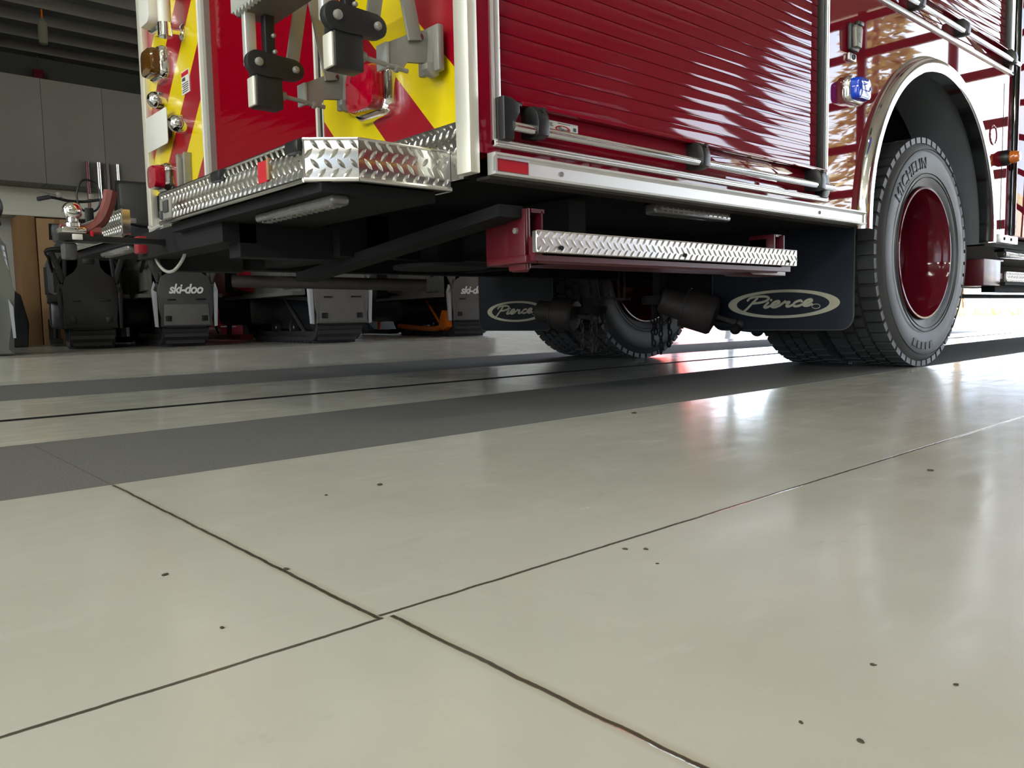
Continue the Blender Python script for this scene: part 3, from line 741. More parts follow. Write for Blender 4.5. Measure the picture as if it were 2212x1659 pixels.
# ------- side step below the sill
S = holder('side_step', T); S['label'] = 'bright tread plate side step on red brackets'
bm = B(); box(bm, 1.362, 2.630, 1.432, 1.450, .4285, .4830, .003); lozenges(bm, (1.362, 1.4318, .429), (1, 0, 0), (0, 0, 1), 1.268, .054, .0275, .0188, .0285, .0092, .0026, .008)
tube(bm, [(1.364, 1.434, .482), (2.628, 1.434, .482)], .0025, 6)
obj('step_tread', bm, M['tread'], S, ang=20)
for bx, bz in ((1.447, .443), (1.97, .4435), (2.565, .4435)):
    bm = B(); lathe(bm, [(.0055, 0), (.005, -.004), (0, -.005)], (bx, 1.4305, bz), 'y', 10); obj('step_screw', bm, M['chassis'], S)
bm = B(); prism(bm, [(1.47, .405), (1.452, .424), (1.452, .4285), (1.62, .4285), (1.62, .405)], 'x', 1.40, 2.56); box(bm, 1.375, 2.62, 1.452, 1.475, .41, .47)
obj('step_beam', bm, M['dull_red'], S)
bm = B()
prism(bm, [(1.49, .545), (1.655, .545), (1.655, .405), (1.555, .402), (1.552, .386), (1.50, .384), (1.49, .394)], 'x', 1.384, 1.396, .003)
box(bm, 1.40, 1.446, 1.49, 1.62, .535, .545); box(bm, 1.435, 1.440, 1.49, 1.60, .46, .54); box(bm, 1.36, 1.45, 1.47, 1.62, .405, .425, .003)
box(bm, 1.376, 1.386, 1.49, 1.555, .388, .544, .003)
obj('step_bracket', bm, M['dull_red'], S)
bm = B(); lathe(bm, [(.009, 0), (.008, -.006), (0, -.007)], (1.376, 1.523, .49), 'x', 6); obj('bracket_bolt', bm, M['greymech'], S)
bm = B()
box(bm, 2.590, 2.600, 1.50, 1.60, .48, .545, .002); box(bm, 2.655, 2.665, 1.50, 1.60, .405, .545, .002); box(bm, 2.59, 2.665, 1.53, 1.60, .40, .53); box(bm, 2.62, 2.665, 1.51, 1.53, .538, .546)
prism(bm, [(2.40, .412), (2.44, .398), (2.655, .398), (2.655, .43), (2.40, .43)], 'y', 1.49, 1.60, .002)
obj('step_bracket', bm, M['dull_red'], S)
# forward step
S2 = holder('side_step', T); S2['label'] = 'bright tread plate side step ahead of the wheel'
bm = B(); box(bm, 5.095, 6.3, 1.50, 1.515, .412, .470, .003); lozenges(bm, (5.095, 1.4998, .413), (1, 0, 0), (0, 0, 1), 1.20, .056, .0275, .0188, .0285, .0092, .0026, .008); obj('step_tread', bm, M['tread'], S2, ang=20)
bm = B(); box(bm, 4.72, 4.985, 1.50, 1.62, .388, .530, .004); box(bm, 4.985, 5.03, 1.50, 1.62, .524, .530); box(bm, 4.99, 5.09, 1.52, 1.60, .43, .46); obj('step_bracket', bm, M['dull_red'], S2)
bm = B(); box(bm, 5.0, 6.3, 1.48, 1.62, .392, .408); box(bm, 5.0, 6.3, 1.53, 1.60, .355, .395); cyl(bm, (4.45, 1.65, .335), (6.4, 1.65, .335), .012, 8); obj('step_beam', bm, M['chassis'], S2)

# ------- wheels
def tyre_bm(y0, wd=.285, R=WR):
    bm = B(); h = wd / 2
    pr = [(.298, .03), (.305, .012), (.335, .004), (.40, -.012), (.455, -.008), (.490, .004), (.505, .016), (.508, .03), (.508, wd - .03), (.505, wd - .016), (.490, wd - .004), (.455, wd + .008), (.40, wd + .012), (.335, wd - .004), (.305, wd - .012), (.298, wd - .03)]
    lathe(bm, [(r, h_) for r, h_ in pr], (WX, y0, WZ), 'y', 96, cap=False)
    N = 54
    for k in range(N):
        a = 2 * PI * k / N
        for (ya, yb, off) in ((.008, .080, 0), (.092, .138, .5), (.148, .193, 0), (wd - .080, wd - .008, .5)):
            aa = a + off * 2 * PI / N; da = 2 * PI / N * .36
            vs = []
            for y in (ya, yb):
                for r, s in ((.500, -1), (.500, 1), (R, 1), (R, -1)):
                    vs.append(bm.verts.new((WX + r * math.cos(aa + s * da), y0 + y, WZ + r * math.sin(aa + s * da))))
            for q in ((0, 1, 2, 3), (7, 6, 5, 4), (0, 4, 5, 1), (1, 5, 6, 2), (2, 6, 7, 3), (3, 7, 4, 0)): bm.faces.new([vs[i] for i in q])
    for r in (.345, .362, .47): lathe(bm, [(r - .0015, -.010), (r, -.0155), (r + .0015, -.010)], (WX, y0, WZ), 'y', 96, cap=False)
    return bm
def rim_bm(y0, sgn):
    bm = B()
    pr = [(.305, .004), (.302, -.004), (.294, -.004), (.290, .012), (.283, .03), (.270, .05), (.266, .16), (.255, .19), (.215, .205), (.150, .205), (.145, .18), (.120, .17), (.118, .15), (.105, .14), (0, .14)]
    lathe(bm, [(r, sgn * h) for r, h in pr], (WX, y0, WZ), 'y', 72, cap=False)
    for k in range(10):
        a = 2 * PI * k / 10; x, z = WX + .168 * math.cos(a), WZ + .168 * math.sin(a)
        cyl(bm, (x, y0 + sgn * .205, z), (x, y0 + sgn * .170, z), .017, 6)
    return bm
def wheel(y0, face, label):
    W = obj('rear_wheel', rim_bm(y0 + (0 if face < 0 else .285), (1 if face < 0 else -1)), M['rim'], T, label, ang=40)
    t = obj('tyre', tyre_bm(y0), M['side_rub'], W, ang=28)
    return W
W1 = wheel(1.487, -1, 'outer rear wheel with a dished red rim')
W2 = wheel(1.487 + .325, -1, 'inner rear wheel behind the outer one')
W3 = wheel(3.125, -1, 'inner rear wheel on the far side'); W4 = wheel(3.45, 1, 'outer rear wheel on the far side')
def arc_text(s, r, a_mid, size, y, parent, name):
    bm = text_mesh(s, size, .0022, 0, .0, 1.12)
    for v in bm.verts:
        a = a_mid - v.co.x / r; rr = r + v.co.y; h = v.co.z
        v.co = Vector((WX + rr * math.cos(a), y - .0115 - h, WZ + rr * math.sin(a)))
    return obj(name, bm, M['rubber'], parent, 'raised maker lettering on the sidewall', smooth=False)
arc_text('MICHELIN', .385, R_(122), .072, 1.487, W1, 'sidewall_lettering')
bm = B()
for k in range(5): a = R_(252 + k * 6.5); ringp = [(WX + .41 * math.cos(a + s * .035) * (1 + t * .085), WZ + .41 * math.sin(a + s * .035) * (1 + t * .085)) for s, t in ((-1, 0), (1, 0), (1, 1), (-1, 1))]; prism(bm, ringp, 'y', 1.474, 1.478)
obj('sidewall_badge', bm, M['rubber'], W1)

# front axle wheels and cab, ahead of the frame of the photograph
bm = B(); box(bm, 6.6, 9.55, YS + .01, YL - .01, .62, 2.95, .05)
obj('cab', bm, M['paint'], T)
bm = B(); box(bm, 7.0, 7.9, YS - .002, YS + .02, 1.65, 2.55, .02); box(bm, 8.15, 9.1, YS - .002, YS + .02, 1.65, 2.55, .02); box(bm, 9.54, 9.56, YS + .15, YL - .15, 1.6, 2.6, .008)
obj('cab_window', bm, M['glass_black'], T)
bm = B(); box(bm, 9.5, 9.75, YS - .02, YL + .02, .48, .76, .03); obj('front_bumper', bm, M['chrome'], T)
for y0 in (1.50, 3.42):
    bm = tyre_bm(y0); 
    for v in bm.verts: v.co.x += 4.15
    F = obj('front_wheel', bm, M['side_rub'], T)
    bm = rim_bm(y0 + (0 if y0 < 2 else .285), 1 if y0 < 2 else -1)
    for v in bm.verts: v.co.x += 4.15
    obj('rim', bm, M['paint'], F)

# ------- mudflaps
def mudflap(y0, y1, label):
    bm = B(); r = .055; x = 3.15
    c = [(y0, .62), (y0, .19 + r)] + [(y0 + r - r * math.cos(R_(t)), .19 + r - r * math.sin(R_(t))) for t in range(15, 90, 15)] + [(y0 + r, .19), (y1 - r, .19)] + [(y1 - r + r * math.sin(R_(t)), .19 + r - r * math.cos(R_(t))) for t in range(15, 90, 15)] + [(y1, .19 + r), (y1, .62)]
    prism(bm, c, 'x', x, x + .008, .0015)
    F = obj('mudflap', bm, M['flap'], T, label)
    bm = B(); cy = (y0 + y1) / 2 - .015; cz = .3025
    emblem(lambda u, v: Vector((x - .0012, cy - u, cz + v)), .262, .0615, bm)
    obj('logo', bm, M['cream'], F, 'cream oval logo with script lettering', smooth=False)
    bm = B(); e = [(c_[0], c_[1]) for c_ in c]
    tube(bm, [(x + .001, p[0], p[1]) for p in e], .0028, 6); obj('flap_edge', bm, M['darkgrey'], F)
mudflap(1.470, 2.135, 'near mudflap with a cream oval logo'); mudflap(3.190, 3.845, 'far mudflap with a cream oval logo')

# ------- chassis and axle
bm = B()
for y in (2.24, 3.0): box(bm, 1.25, 9.3, y - .04, y + .04, .47, .62)
for x in (1.35, 2.3, 5.0, 6.5): box(bm, x, x + .08, 2.2, 3.04, .48, .6)
box(bm, 3.82, 3.99, 1.75, 3.5, .44, .61, .03); box(bm, 3.6, 4.2, 2.20, 2.30, .64, .70); box(bm, 3.6, 4.2, 2.95, 3.05, .64, .70)
lathe(bm, [(.06, -.34), (.16, -.28), (.20, -.1), (.20, .1), (.16, .28), (.06, .34)], (3.905, 2.62, .50), 'y', 28)
obj('chassis_frame', bm, M['chassis'], T)
bm = B()
prism(bm, [(1.60, .50), (2.2, .47), (2.2, .60), (1.60, .60)], 'x', 1.65, 1.72); box(bm, 1.55, 1.66, 2.10, 2.2, .455, .62, .004); lathe(bm, [(.16, 0), (.16, .012), (.05, .02)], (1.60, 2.15, .435), 'z', 20); prism(bm, [(1.5, .52), (2.6, .41), (2.6, .44), (1.5, .55)], 'x', 1.30, 1.38)
obj('crossmember', bm, M['chassis'], T)
bm = B(); tube(bm, [(1.36, 3.30, .445), (1.7, 3.05, .43), (2.02, 2.82, .415)], .026, 12); obj('exhaust_pipe', bm, M['brown'], T)
bm = B(); cyl(bm, (3.99, 2.62, .5), (8.0, 2.62, .62), .05, 12); obj('drive_shaft', bm, M['chassis'], T)
for (y, s) in ((2.19, -1), (3.19, 1)):
    bm = B(); c0 = Vector((3.05, y + s * -.03, .33)); c1 = Vector((3.10, y - s * .14 if s < 0 else y - .13, .245))
    d = (c1 - c0).normalized()
    if s < 0: c0, c1 = Vector((2.98, 2.30, .335)), Vector((3.10, 2.09, .255)); d = (c1 - c0).normalized()
    else: c0, c1 = Vector((3.14, 3.30, .30)), Vector((3.22, 3.08, .27)); d = (c1 - c0).normalized()
    L = (c1 - c0).length
    tube(bm, [c0, c0 + d * .01, c0 + d * L * .42, c0 + d * L * .44, c0 + d * L * .46, c0 + d * L * .95, c1, c1 + d * .012], [.05, .062, .066, .080, .090, .090, .082, .03], 24)
    tube(bm, [c0 + d * L * .43, c0 + d * L * .47], .094, 24)
    tube(bm, [c1, c1 + d * .06, c1 + d * .10], [.012, .012, .018], 8); ball(bm, c1 + d * .12, .022)
    obj('brake_chamber', bm, M['brown'], T)
bm = B(); tube(bm, [(3.10, 2.09, .225), (3.16, 1.98, .195), (3.22, 1.93, .185)], .012, 8); ball(bm, (3.13, 2.0, .195), .025); ball(bm, (3.18, 1.92, .19), .03); tube(bm, [(3.22, 1.93, .19), (3.21, 1.80, .20), (3.20, 1.70, .24)], .016, 8); ball(bm, (3.20, 1.80, .195), .022); obj('sway_link', bm, M['chassis'], T)
for yy, zz in ((3.05, .40), (2.94, .39)):
    bm = B(); tube(bm, smooth_path([(3.45, yy - .02, zz - .03), (3.45, yy - .02, zz + .12), (3.45, yy + .02, zz + .12), (3.45, yy + .02, zz - .03)], 4), .006, 6); box(bm, 3.43, 3.47, yy - .04, yy + .04, zz - .04, zz - .025); obj('u_bolt', bm, M['brown'], T)
# hanging chains
def link(bm, c, ang, ln=.030, w=.017, r=.0042):
    pts = []
    for i in range(12):
        a = 2 * PI * i / 12; u = math.cos(a) * w / 2; v = math.sin(a) * ln / 2
        pts.append((c[0] + u * math.sin(ang), c[1] + u * math.cos(ang), c[2] + v))
    tube(bm, pts, r, 6, closed=True)
bm = B(); lathe(bm, [(.0, -.02), (.07, -.02), (.075, 0), (.07, .02), (0, .02)], (2.98, 2.32, .335), 'z', 20); box(bm, 2.97, 3.02, 2.30, 2.34, .33, .5); CH = obj('chain_wheel', bm, M['chassis'], T, 'wheel of hanging tyre chains')
for (x, y, z0, n_) in ((2.95, 2.325, .32, 8), (2.97, 2.295, .31, 9), (3.02, 2.285, .315, 8), (3.0, 2.35, .32, 6)):
    bm = B()
    for k in range(n_): link(bm, (x + .002 * (k % 3), y + .003 * math.sin(k * 2 + x * 50), z0 - .0265 * k), (k % 2) * PI / 2 + .5)
    obj('hanging_chain', bm, M['chassis'], CH)
bm = B(); lathe(bm, [(.0, -.02), (.08, -.02), (.085, 0), (.08, .02), (0, .02)], (3.28, 3.0, .30), 'z', 20); CH2 = obj('chain_wheel', bm, M['chassis'], T, 'chain wheel on the far side')
for (x, y, n_) in ((3.25, 3.06, 8), (3.25, 2.99, 9), (3.30, 2.93, 7), (3.33, 3.03, 9)):
    bm = B()
    for k in range(n_): link(bm, (x, y + .004 * math.sin(k * 2.2 + y * 40), .29 - .0265 * k), (k % 2) * PI / 2 + .3)
    obj('hanging_chain', bm, M['brown'], CH2)

# ------------------------------------------------------------------ the setting
XW, YF, ZP = 10.0, 9.8, 2.83
bm = B()
ys = [-8.2, 2.655, 2.655, 2.705, 2.705, 4.6, 5.5, 14.4]; zs = [0, 0, -.05, -.05, 0, 0, .085, .085]
V = [[bm.verts.new((x, y, z)) for y, z in zip(ys, zs)] for x in (-7.2, XW + .1)]
for k in range(len(ys) - 1): bm.faces.new((V[0][k], V[1][k], V[1][k + 1], V[0][k + 1]))
V2 = [[bm.verts.new((x, y, -.2)) for y in (-8.2, 14.4)] for x in (-7.2, XW + .1)]
bm.faces.new((V2[0][0], V2[0][1], V2[1][1], V2[1][0]))
bm.faces.new([v for v in V[0]] + [V2[0][1], V2[0][0]]); bm.faces.new([v for v in V[1]][::-1] + [V2[1][0], V2[1][1]])
bm.faces.new((V[0][0], V2[0][0], V2[1][0], V[1][0])); bm.faces.new((V[0][-1], V[1][-1], V2[1][1], V2[0][1]))
obj('floor', bm, M['floor'], None, kind='structure', smooth=False)
# slot drain: two edge bars and a grating
DR = thing('slot_drain', 'long dark slot drain running along the floor under the fire truck', 'drain', (0, 2.68, -.05))
bm = B(); box(bm, -7.0, 9.9, 2.6555, 2.659, -.05, .001); box(bm, -7.0, 9.9, 2.701, 2.7045, -.05, .001); obj('edge_bar', bm, M['drain'], DR)
bm = B()
for i in range(540): x = -.4 + i * .019; box(bm, x, x + .006, 2.659, 2.701, -.03, -.004)
box(bm, -.4, 9.9, 2.677, 2.683, -.032, -.006)
obj('grating', bm, M['drain'], DR, smooth=False)

def wall(name, boxes, m):
    bm = B()
    for b in boxes: box(bm, *b)
    return obj(name, bm, m, None, kind='structure', smooth=False)
OP = [(-3.12, .42), (.85, 4.45), (5.45, 9.55)]; DH = 3.95
fb = [(XW, XW + .2, -8.2, -4.65, 0, 4.8), (XW, XW + .2, -4.65, -3.58, 0, .9), (XW, XW + .2, -4.65, -3.58, 3.3, 4.8), (XW, XW + .2, -3.58, OP[0][0], 0, 4.8)]
for i, (a, b) in enumerate(OP):
    fb.append((XW, XW + .2, a, b, DH, 4.8)); fb.append((XW, XW + .2, b, OP[i + 1][0] if i < 2 else 14.4, 0, 4.8))
wall('wall_front', fb, M['wall'])
wall('wall_left', [(-7.2, XW, YF, YF + .15, .085, ZP)], M['wall'])
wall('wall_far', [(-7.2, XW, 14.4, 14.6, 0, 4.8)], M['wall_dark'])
wall('wall_right', [(-7.2, XW, -8.4, -8.2, 0, 4.8)], M['wall'])
BO = [(-5.2, -1.2), (.6, 4.6)]
bb = [(-7.4, -7.2, -8.4, -5.2, 0, 4.8), (-7.4, -7.2, -1.2, .6, 0, 4.8), (-7.4, -7.2, 4.6, 14.6, 0, 4.8)]
for a, b in BO: bb += [(-7.4, -7.2, a, b, 3.6, 4.8)]
wall('wall_back', bb, M['wall'])
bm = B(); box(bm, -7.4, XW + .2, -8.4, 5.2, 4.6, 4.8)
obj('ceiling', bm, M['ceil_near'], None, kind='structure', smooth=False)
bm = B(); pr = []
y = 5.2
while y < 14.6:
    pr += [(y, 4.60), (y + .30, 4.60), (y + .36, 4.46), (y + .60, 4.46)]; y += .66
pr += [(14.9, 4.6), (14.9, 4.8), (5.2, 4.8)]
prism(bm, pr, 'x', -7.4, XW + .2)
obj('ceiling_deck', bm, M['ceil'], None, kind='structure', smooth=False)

def glass_door(name, x, y0, y1, z1, cols, rows, w=.05):
    bm = B()
    for z in rows: box(bm, x - .025, x + .025, y0, y1, z - w, z + w)
    for yy in cols: box(bm, x - .0245, x + .0245, yy - w, yy + w, rows[0] - .01, z1)
    D_ = obj(name, bm, M['doorframe'], None, kind='structure', smooth=False)
    bm = B(); box(bm, x - .003, x + .003, y0 + .02, y1 - .02, rows[0], z1 - .02); g = obj('pane', bm, M['glass'], D_, smooth=False)
    return D_
rows = [.07, .62, 1.19, 1.75, 2.31, 2.875, 3.435, 3.87]
glass_door('door_1', XW + .06, OP[0][0], OP[0][1], 3.95, [-3.09, -1.74, -.68, .39], rows)
glass_door('door_2', XW + .06, OP[2][0], OP[2][1], 3.95, [5.48, 6.5, 7.5, 8.5, 9.52], rows)
glass_door('door_3', -7.26, BO[0][0], BO[0][1], 3.6, [-5.15, -4.2, -3.2, -2.2, -1.25], rows)
glass_door('door_4', -7.26, BO[1][0], BO[1][1], 3.6, [.65, 1.6, 2.6, 3.6, 4.55], rows)
bm = B(); ringprism(bm, [(-4.65, .9), (-3.58, .9), (-3.58, 3.3), (-4.65, 3.3)], [(-4.57, .98), (-3.66, .98), (-3.66, 3.22), (-4.57, 3.22)], 'x', XW + .03, XW + .09); W_ = obj('window_1', bm, M['doorframe'], None, kind='structure', smooth=False)
bm = B(); box(bm, XW + .057, XW + .063, -4.58, -3.65, .97, 3.23); obj('pane', bm, M['glass'], W_, smooth=False)

# outside
bm = B(); box(bm, XW + .1, 27.5, -30, 34, -.15, -.005); box(bm, -26, -7.2, -30, 34, -.15, -.005); obj('ground_apron', bm, M['apron'], None, kind='structure', smooth=False)
bm = B(); box(bm, 27.5, 80, -60, 70, -.16, .01); box(bm, -80, -26, -60, 70, -.16, .01); obj('ground_grass', bm, M['grass'], None, kind='structure', smooth=False)
bm = B()
rg = random.Random(3)
for i in range(1500):
    x, y = 27.6 + abs(rg.gauss(0, 2.2)) % 6, rg.uniform(2, 22); h = rg.uniform(.25, .75); a = rg.uniform(0, PI); w = rg.uniform(.03, .07); lx, ly = rg.gauss(0, .12), rg.gauss(0, .12)
    q = [bm.verts.new(p) for p in ((x - w * math.cos(a), y - w * math.sin(a), 0), (x + w * math.cos(a), y + w * math.sin(a), 0), (x + lx, y + ly, h))]; bm.faces.new(q)
tag(obj('tall_grass', bm, M['grass'], None, smooth=False), 'tall dry yellow grass growing beyond the sunlit apron', 'grass', kind='stuff')

def tree_crown(h, r, seed):
    rg = random.Random(seed); bm = B()
    for i in range(2600):
        t = rg.random() ** .8; z = h * (.12 + .88 * t); rr = r * (1 - t) ** .8 * (.3 + .7 * rg.random() ** .5) + .1; a = rg.uniform(0, 2 * PI)
        c = Vector((rr * math.cos(a), rr * math.sin(a), z)); s = rg.uniform(.14, .34) * (1.1 - .5 * t)
        d = Vector((math.cos(a), math.sin(a), rg.uniform(-.5, .2))).normalized(); e = Vector((-math.sin(a), math.cos(a), rg.uniform(-.4, .4))).normalized()
        q = [bm.verts.new(c + d * s * p + e * s * .45 * w) for p, w in ((-1, 0), (0, 1), (1, 0), (0, -1))]; bm.faces.new(q)
    return bm
TREES = [(22, -6.9, 11, 1.7), (23, -15.5, 9, 2.2), (25, -21, 11, 2.6), (37, 7, 9, 2.4), (38, 13, 11, 2.6), (37, 19, 9, 2.3), (36, -3, 5, 1.8)]
tree0 = None
for i, (x, y, h, r) in enumerate(TREES):
    t = thing('pine_tree', 'dry brown pine tree outside the bay doors', 'tree', (x, y, 0), 'pine trees outside the bay doors', local=True)
    bm = B(); tube(bm, [(0, 0, -.02), (0, .05, h * .4), (0, 0, h * .92)], [.2, .14, .03], 8); obj('trunk', bm, M['trunk'], t)
    obj('crown', tree_crown(h, r, i), M['needle'], t, smooth=False)

# red pickup standing outside in the sun
def pickup(name, label, loc, rz, m):
    t = thing(name, label, 'pickup', loc, local=True); t.rotation_euler = (0, 0, rz)
    bm = B(); prism(bm, [(-2.6, .38), (2.6, .38), (2.65, .75), (2.6, 1.0), (1.2, 1.08), (.75, 1.75), (-.7, 1.78), (-.75, 1.08), (-2.6, 1.08)], 'y', -.95, .95, .04); obj('body', bm, m, t)
    bm = B(); prism(bm, [(.95, 1.12), (.66, 1.68), (-.62, 1.70), (-.66, 1.12)], 'y', -.96, .96); obj('window', bm, M['glass_black'], t)
    for x in (-1.6, 1.65):
        for y in (-.98, .74):
            bm = B(); lathe(bm, [(.18, 0), (.36, 0), (.40, .04), (.40, .2), (.36, .24), (.18, .24)], (x, y, .40), 'y', 28); w = obj('wheel', bm, M['side_rub'], t)
            bm = B(); lathe(bm, [(0, .0), (.17, -.004), (.2, .0), (.2, .05)], (x, y, .40), 'y', 20); obj('hubcap', bm, M['alu'], w)
    bm = B(); box(bm, 2.6, 2.72, -.95, .95, .42, .62, .03); box(bm, -2.72, -2.6, -.95, .95, .42, .62, .03); obj('bumper', bm, M['chrome'], t)
pickup('red_pickup', 'red pickup standing on the sunlit apron outside the far bay door', (14.2, 11.0, 0), R_(15), mat('bright_red_paint', (.62, .03, .03), .3, coat=1.0))
pickup('white_pickup', 'white pickup standing on the sunlit apron beside the red one', (17.6, 14.4, 0), R_(95), M['white'])

t = thing('rescue_truck', 'red rescue truck with a yellow stripe in the bay to the right', 'rescue truck', (5.2, -4.7, 0))
bm = B(); box(bm, 2.6, 5.6, -5.9, -3.5, .6, 2.9, .04); box(bm, 5.65, 7.6, -5.85, -3.55, .6, 2.6, .08); obj('body', bm, M['paint'], t)
bm = B(); box(bm, 2.7, 5.5, -3.502, -3.49, 1.36, 1.58); obj('side_stripe', bm, mat('yellow_stripe', (.70, .50, .02), .4), t)
bm = B(); box(bm, 2.9, 5.4, -3.505, -3.49, 1.75, 2.7, .01); obj('side_shutter', bm, M['slat'], t)
bm = B(); box(bm, 5.95, 7.0, -3.56, -3.53, 1.6, 2.35, .02); obj('cab_window', bm, M['glass_black'], t)
for x in (3.7, 6.9):
    for y in (-3.85, -5.85):
        bm = B(); lathe(bm, [(.28, 0), (.48, .0), (.52, .05), (.52, .26), (.48, .30), (.28, .30)], (x, y, .52), 'y', 32); w = obj('wheel', bm, M['side_rub'], t)
        bm = B(); lathe(bm, [(0, .14), (.27, .12), (.29, .30), (.26, .305), (.24, .2), (0, .18)], (x, y, .52), 'y', 24); obj('rim', bm, M['rim'], w)

# ------------------------------------------------------------------ snowmobiles (local: rear at y=0, heading +y)
def sled(name, label, loc, rz, bar_z=1.12, trim='darkgrey', accent=None, lettered=True, shield=.25, hoop=False, sx=1.0):
    t = thing(name, label, 'snowmobile', loc, 'snowmobiles parked along the far wall', local=True); t.rotation_euler = (0, 0, rz); t.scale = (sx, .92 if sx > .85 else .84, 1)
    # track loop
    o = [(.06, .20)] + [(.20 + .18 * math.cos(R_(a)), .20 + .18 * math.sin(R_(a))) for a in range(200, 271, 14)] + [(1.55, .02), (1.75, .06), (2.0, .30), (1.95, .42), (1.7, .46), (.25, .385), (.12, .34)]
    c = (1.0, .22)
    i = [(c[0] + (p[0] - c[0]) * .955, c[1] + (p[1] - c[1]) * .83) for p in o]
    bm = B(); ringprism(bm, o, i, 'x', -.2, .2)
    for k in range(16):
        y = .25 + k * .088; box(bm, -.2, .2, y, y + .02, .0, .03)
    for k in range(5):
        a = R_(265 - k * 25); y, z = .20 + .185 * math.cos(a), .20 + .185 * math.sin(a); box(bm, -.19 + .02 * (k % 2), .19 - .02 * (k % 2), y - .012, y + .012, z - .014, z + .014)
    obj('track', bm, M['rubber'], t)
    for yy, zz, r in ((.21, .20, .10), (.75, .13, .07), (1.2, .13, .07), (1.75, .26, .09)):
        for x in (-.13, .13):
            bm = B(); lathe(bm, [(0, -.02), (r * .4, -.02), (r * .5, -.01), (r * .8, -.01), (r, -.02), (r, .02), (r * .8, .01), (0, .02)], (x, yy, zz), 'x', 20); obj('idler_wheel', bm, M['black'], t)
    for x in (-.13, .13):
        bm = B(); box(bm, x - .02, x + .02, .25, 1.7, .055, .10); tube(bm, [(x, .5, .09), (x, 1.0, .42)], .015, 8); obj('suspension_rail', bm, M[accent] if accent == 'orange' else M['alu'], t)
    bm = B(); prism(bm, [(.35, .12), (1.7, .12), (1.85, .30), (1.7, .42), (.35, .38)], 'x', -.10, .10); box(bm, -.34, .34, 1.3, 2.3, .16, .42, .05); obj('belly_pan', bm, M['black'], t)
    # tunnel with running boards
    bm = B(); prism(bm, [(-.36, .43), (-.36, .40), (-.25, .40), (-.25, .66), (-.22, .70), (.22, .70), (.25, .66), (.25, .40), (.36, .40), (.36, .43), (.275, .43), (.275, .67), (.235, .73), (-.235, .73), (-.275, .67), (-.275, .43)], 'y', .15, 2.0)
    for k in range(12): box(bm, -.30, -.276, .22 + k * .028, .232 + k * .028, .46, .64); box(bm, .276, .30, .22 + k * .028, .232 + k * .028, .46, .64)
    obj('tunnel', bm, M['black' if trim == 'black' else 'midgrey'], t)
    # rear flap with cut-outs
    bm = B()
    prism(bm, [(-.225, .165), (.225, .165), (.215, .24), (.235, .30), (.240, .46), (.205, .56), (.13, .595), (.095, .64), (.085, .74), (-.085, .74), (-.095, .64), (-.13, .595), (-.205, .56), (-.240, .46), (-.235, .30), (-.215, .24)], 'y', -.02, .012, .004)
    F = obj('snow_flap', bm, M[trim], t)
    if trim != 'black':
        bm = B(); prism(bm, [(-.20, .175), (.20, .175), (.19, .34), (-.19, .34)], 'y', -.026, -.018, .003); obj('dusty_panel', bm, M['midgrey'], F)
    bm = B()
    for x0, x1, z0, z1 in ((-.185, -.13, .205, .25), (.125, .18, .205, .25), (-.16, -.09, .372, .384), (.08, .17, .375, .387), (-.05, .05, .66, .70)): bm = B(); box(bm, x0, x1, -.029, -.016, z0, z1, .003); obj('slot', bm, M['black'], F)
    if lettered:
        bm = text_mesh('ski-doo', .105, .002, .28, .0030, .92)
        for v in bm.verts: v.co = Vector((v.co.x, -.024 - v.co.z, .428 + v.co.y))
        obj('flap_lettering', bm, M['letter'], F, 'white italic lettering', smooth=False)
    for s in (-1, 1):
        bm = B()
        def q(a, b, w):
            a, b = Vector(a), Vector(b); d = (b - a).normalized(); n_ = Vector((-d.y, d.x)) * w / 2
            P = [a + n_, a - n_, b - n_, b + n_]; P = [(s * p.x, p.y) for p in P]; prism(bm, P if s > 0 else P[::-1], 'y', -.01, .02, .003)
        q((.215, .52), (.315, .76), .05); q((.215, .52), (.195, .76), .035); q((.17, .76), (.34, .76), .03); q((.225, .50), (.255, .44), .05)
        obj('flap_strut', bm, M[trim], t)
    bm = B(); prism(bm, [(.242, .16), (.268, .165), (.285, .45), (.262, .52), (.242, .47)], 'y', -.01, .03, .003); obj('side_guard', bm, M['black' if trim == 'black' else 'ltgrey'], t, None if trim == 'black' else 'pale grey edge guard'); bm = B(); prism(bm, [(-.268, .165), (-.242, .16), (-.242, .47), (-.262, .52), (-.285, .45)], 'y', -.01, .03, .003)
    obj('side_guard', bm, M['black' if trim == 'black' else 'ltgrey'], t, None if trim == 'black' else 'pale grey edge guard')
    bm = B(); tube(bm, smooth_path([(-.30, .35, .62), (-.33, -.03, .70), (-.30, -.08, .765), (.30, -.08, .765), (.33, -.03, .70), (.30, .35, .62)], 5), .016, 10); ball(bm, (.315, -.07, .765), .022); obj('rear_bumper', bm, M['black'], t)
    bm = B(); box(bm, -.10, .10, .02, .09, .72, .78, .012); obj('tail_lamp', bm, M['lamp_red'], t)
    # seat, cowl, screen, bars, skis
    bm = B(); prism(bm, [(.35, .73), (.32, .90), (.45, .98), (.75, .93), (1.25, .92), (1.5, .98), (1.55, .80), (1.4, .73)], 'x', -.17, .17, .04); obj('seat', bm, M['black'], t)
    bm = B()
    secs = [(1.35, .28, .70, .36), (1.6, .34, .98, .40), (1.95, .36, 1.02, .36), (2.35, .34, .90, .30), (2.65, .28, .66, .26), (2.78, .12, .50, .30)]
    rings = []
    for (y, w, zt, zb) in secs: rings.append([bm.verts.new(p) for p in ((-w, y, zb + .1), (-w, y, zb + (zt - zb) * .6), (-w * .55, y, zt), (w * .55, y, zt), (w, y, zb + (zt - zb) * .6), (w, y, zb + .1), (w * .5, y, zb), (-w * .5, y, zb))])
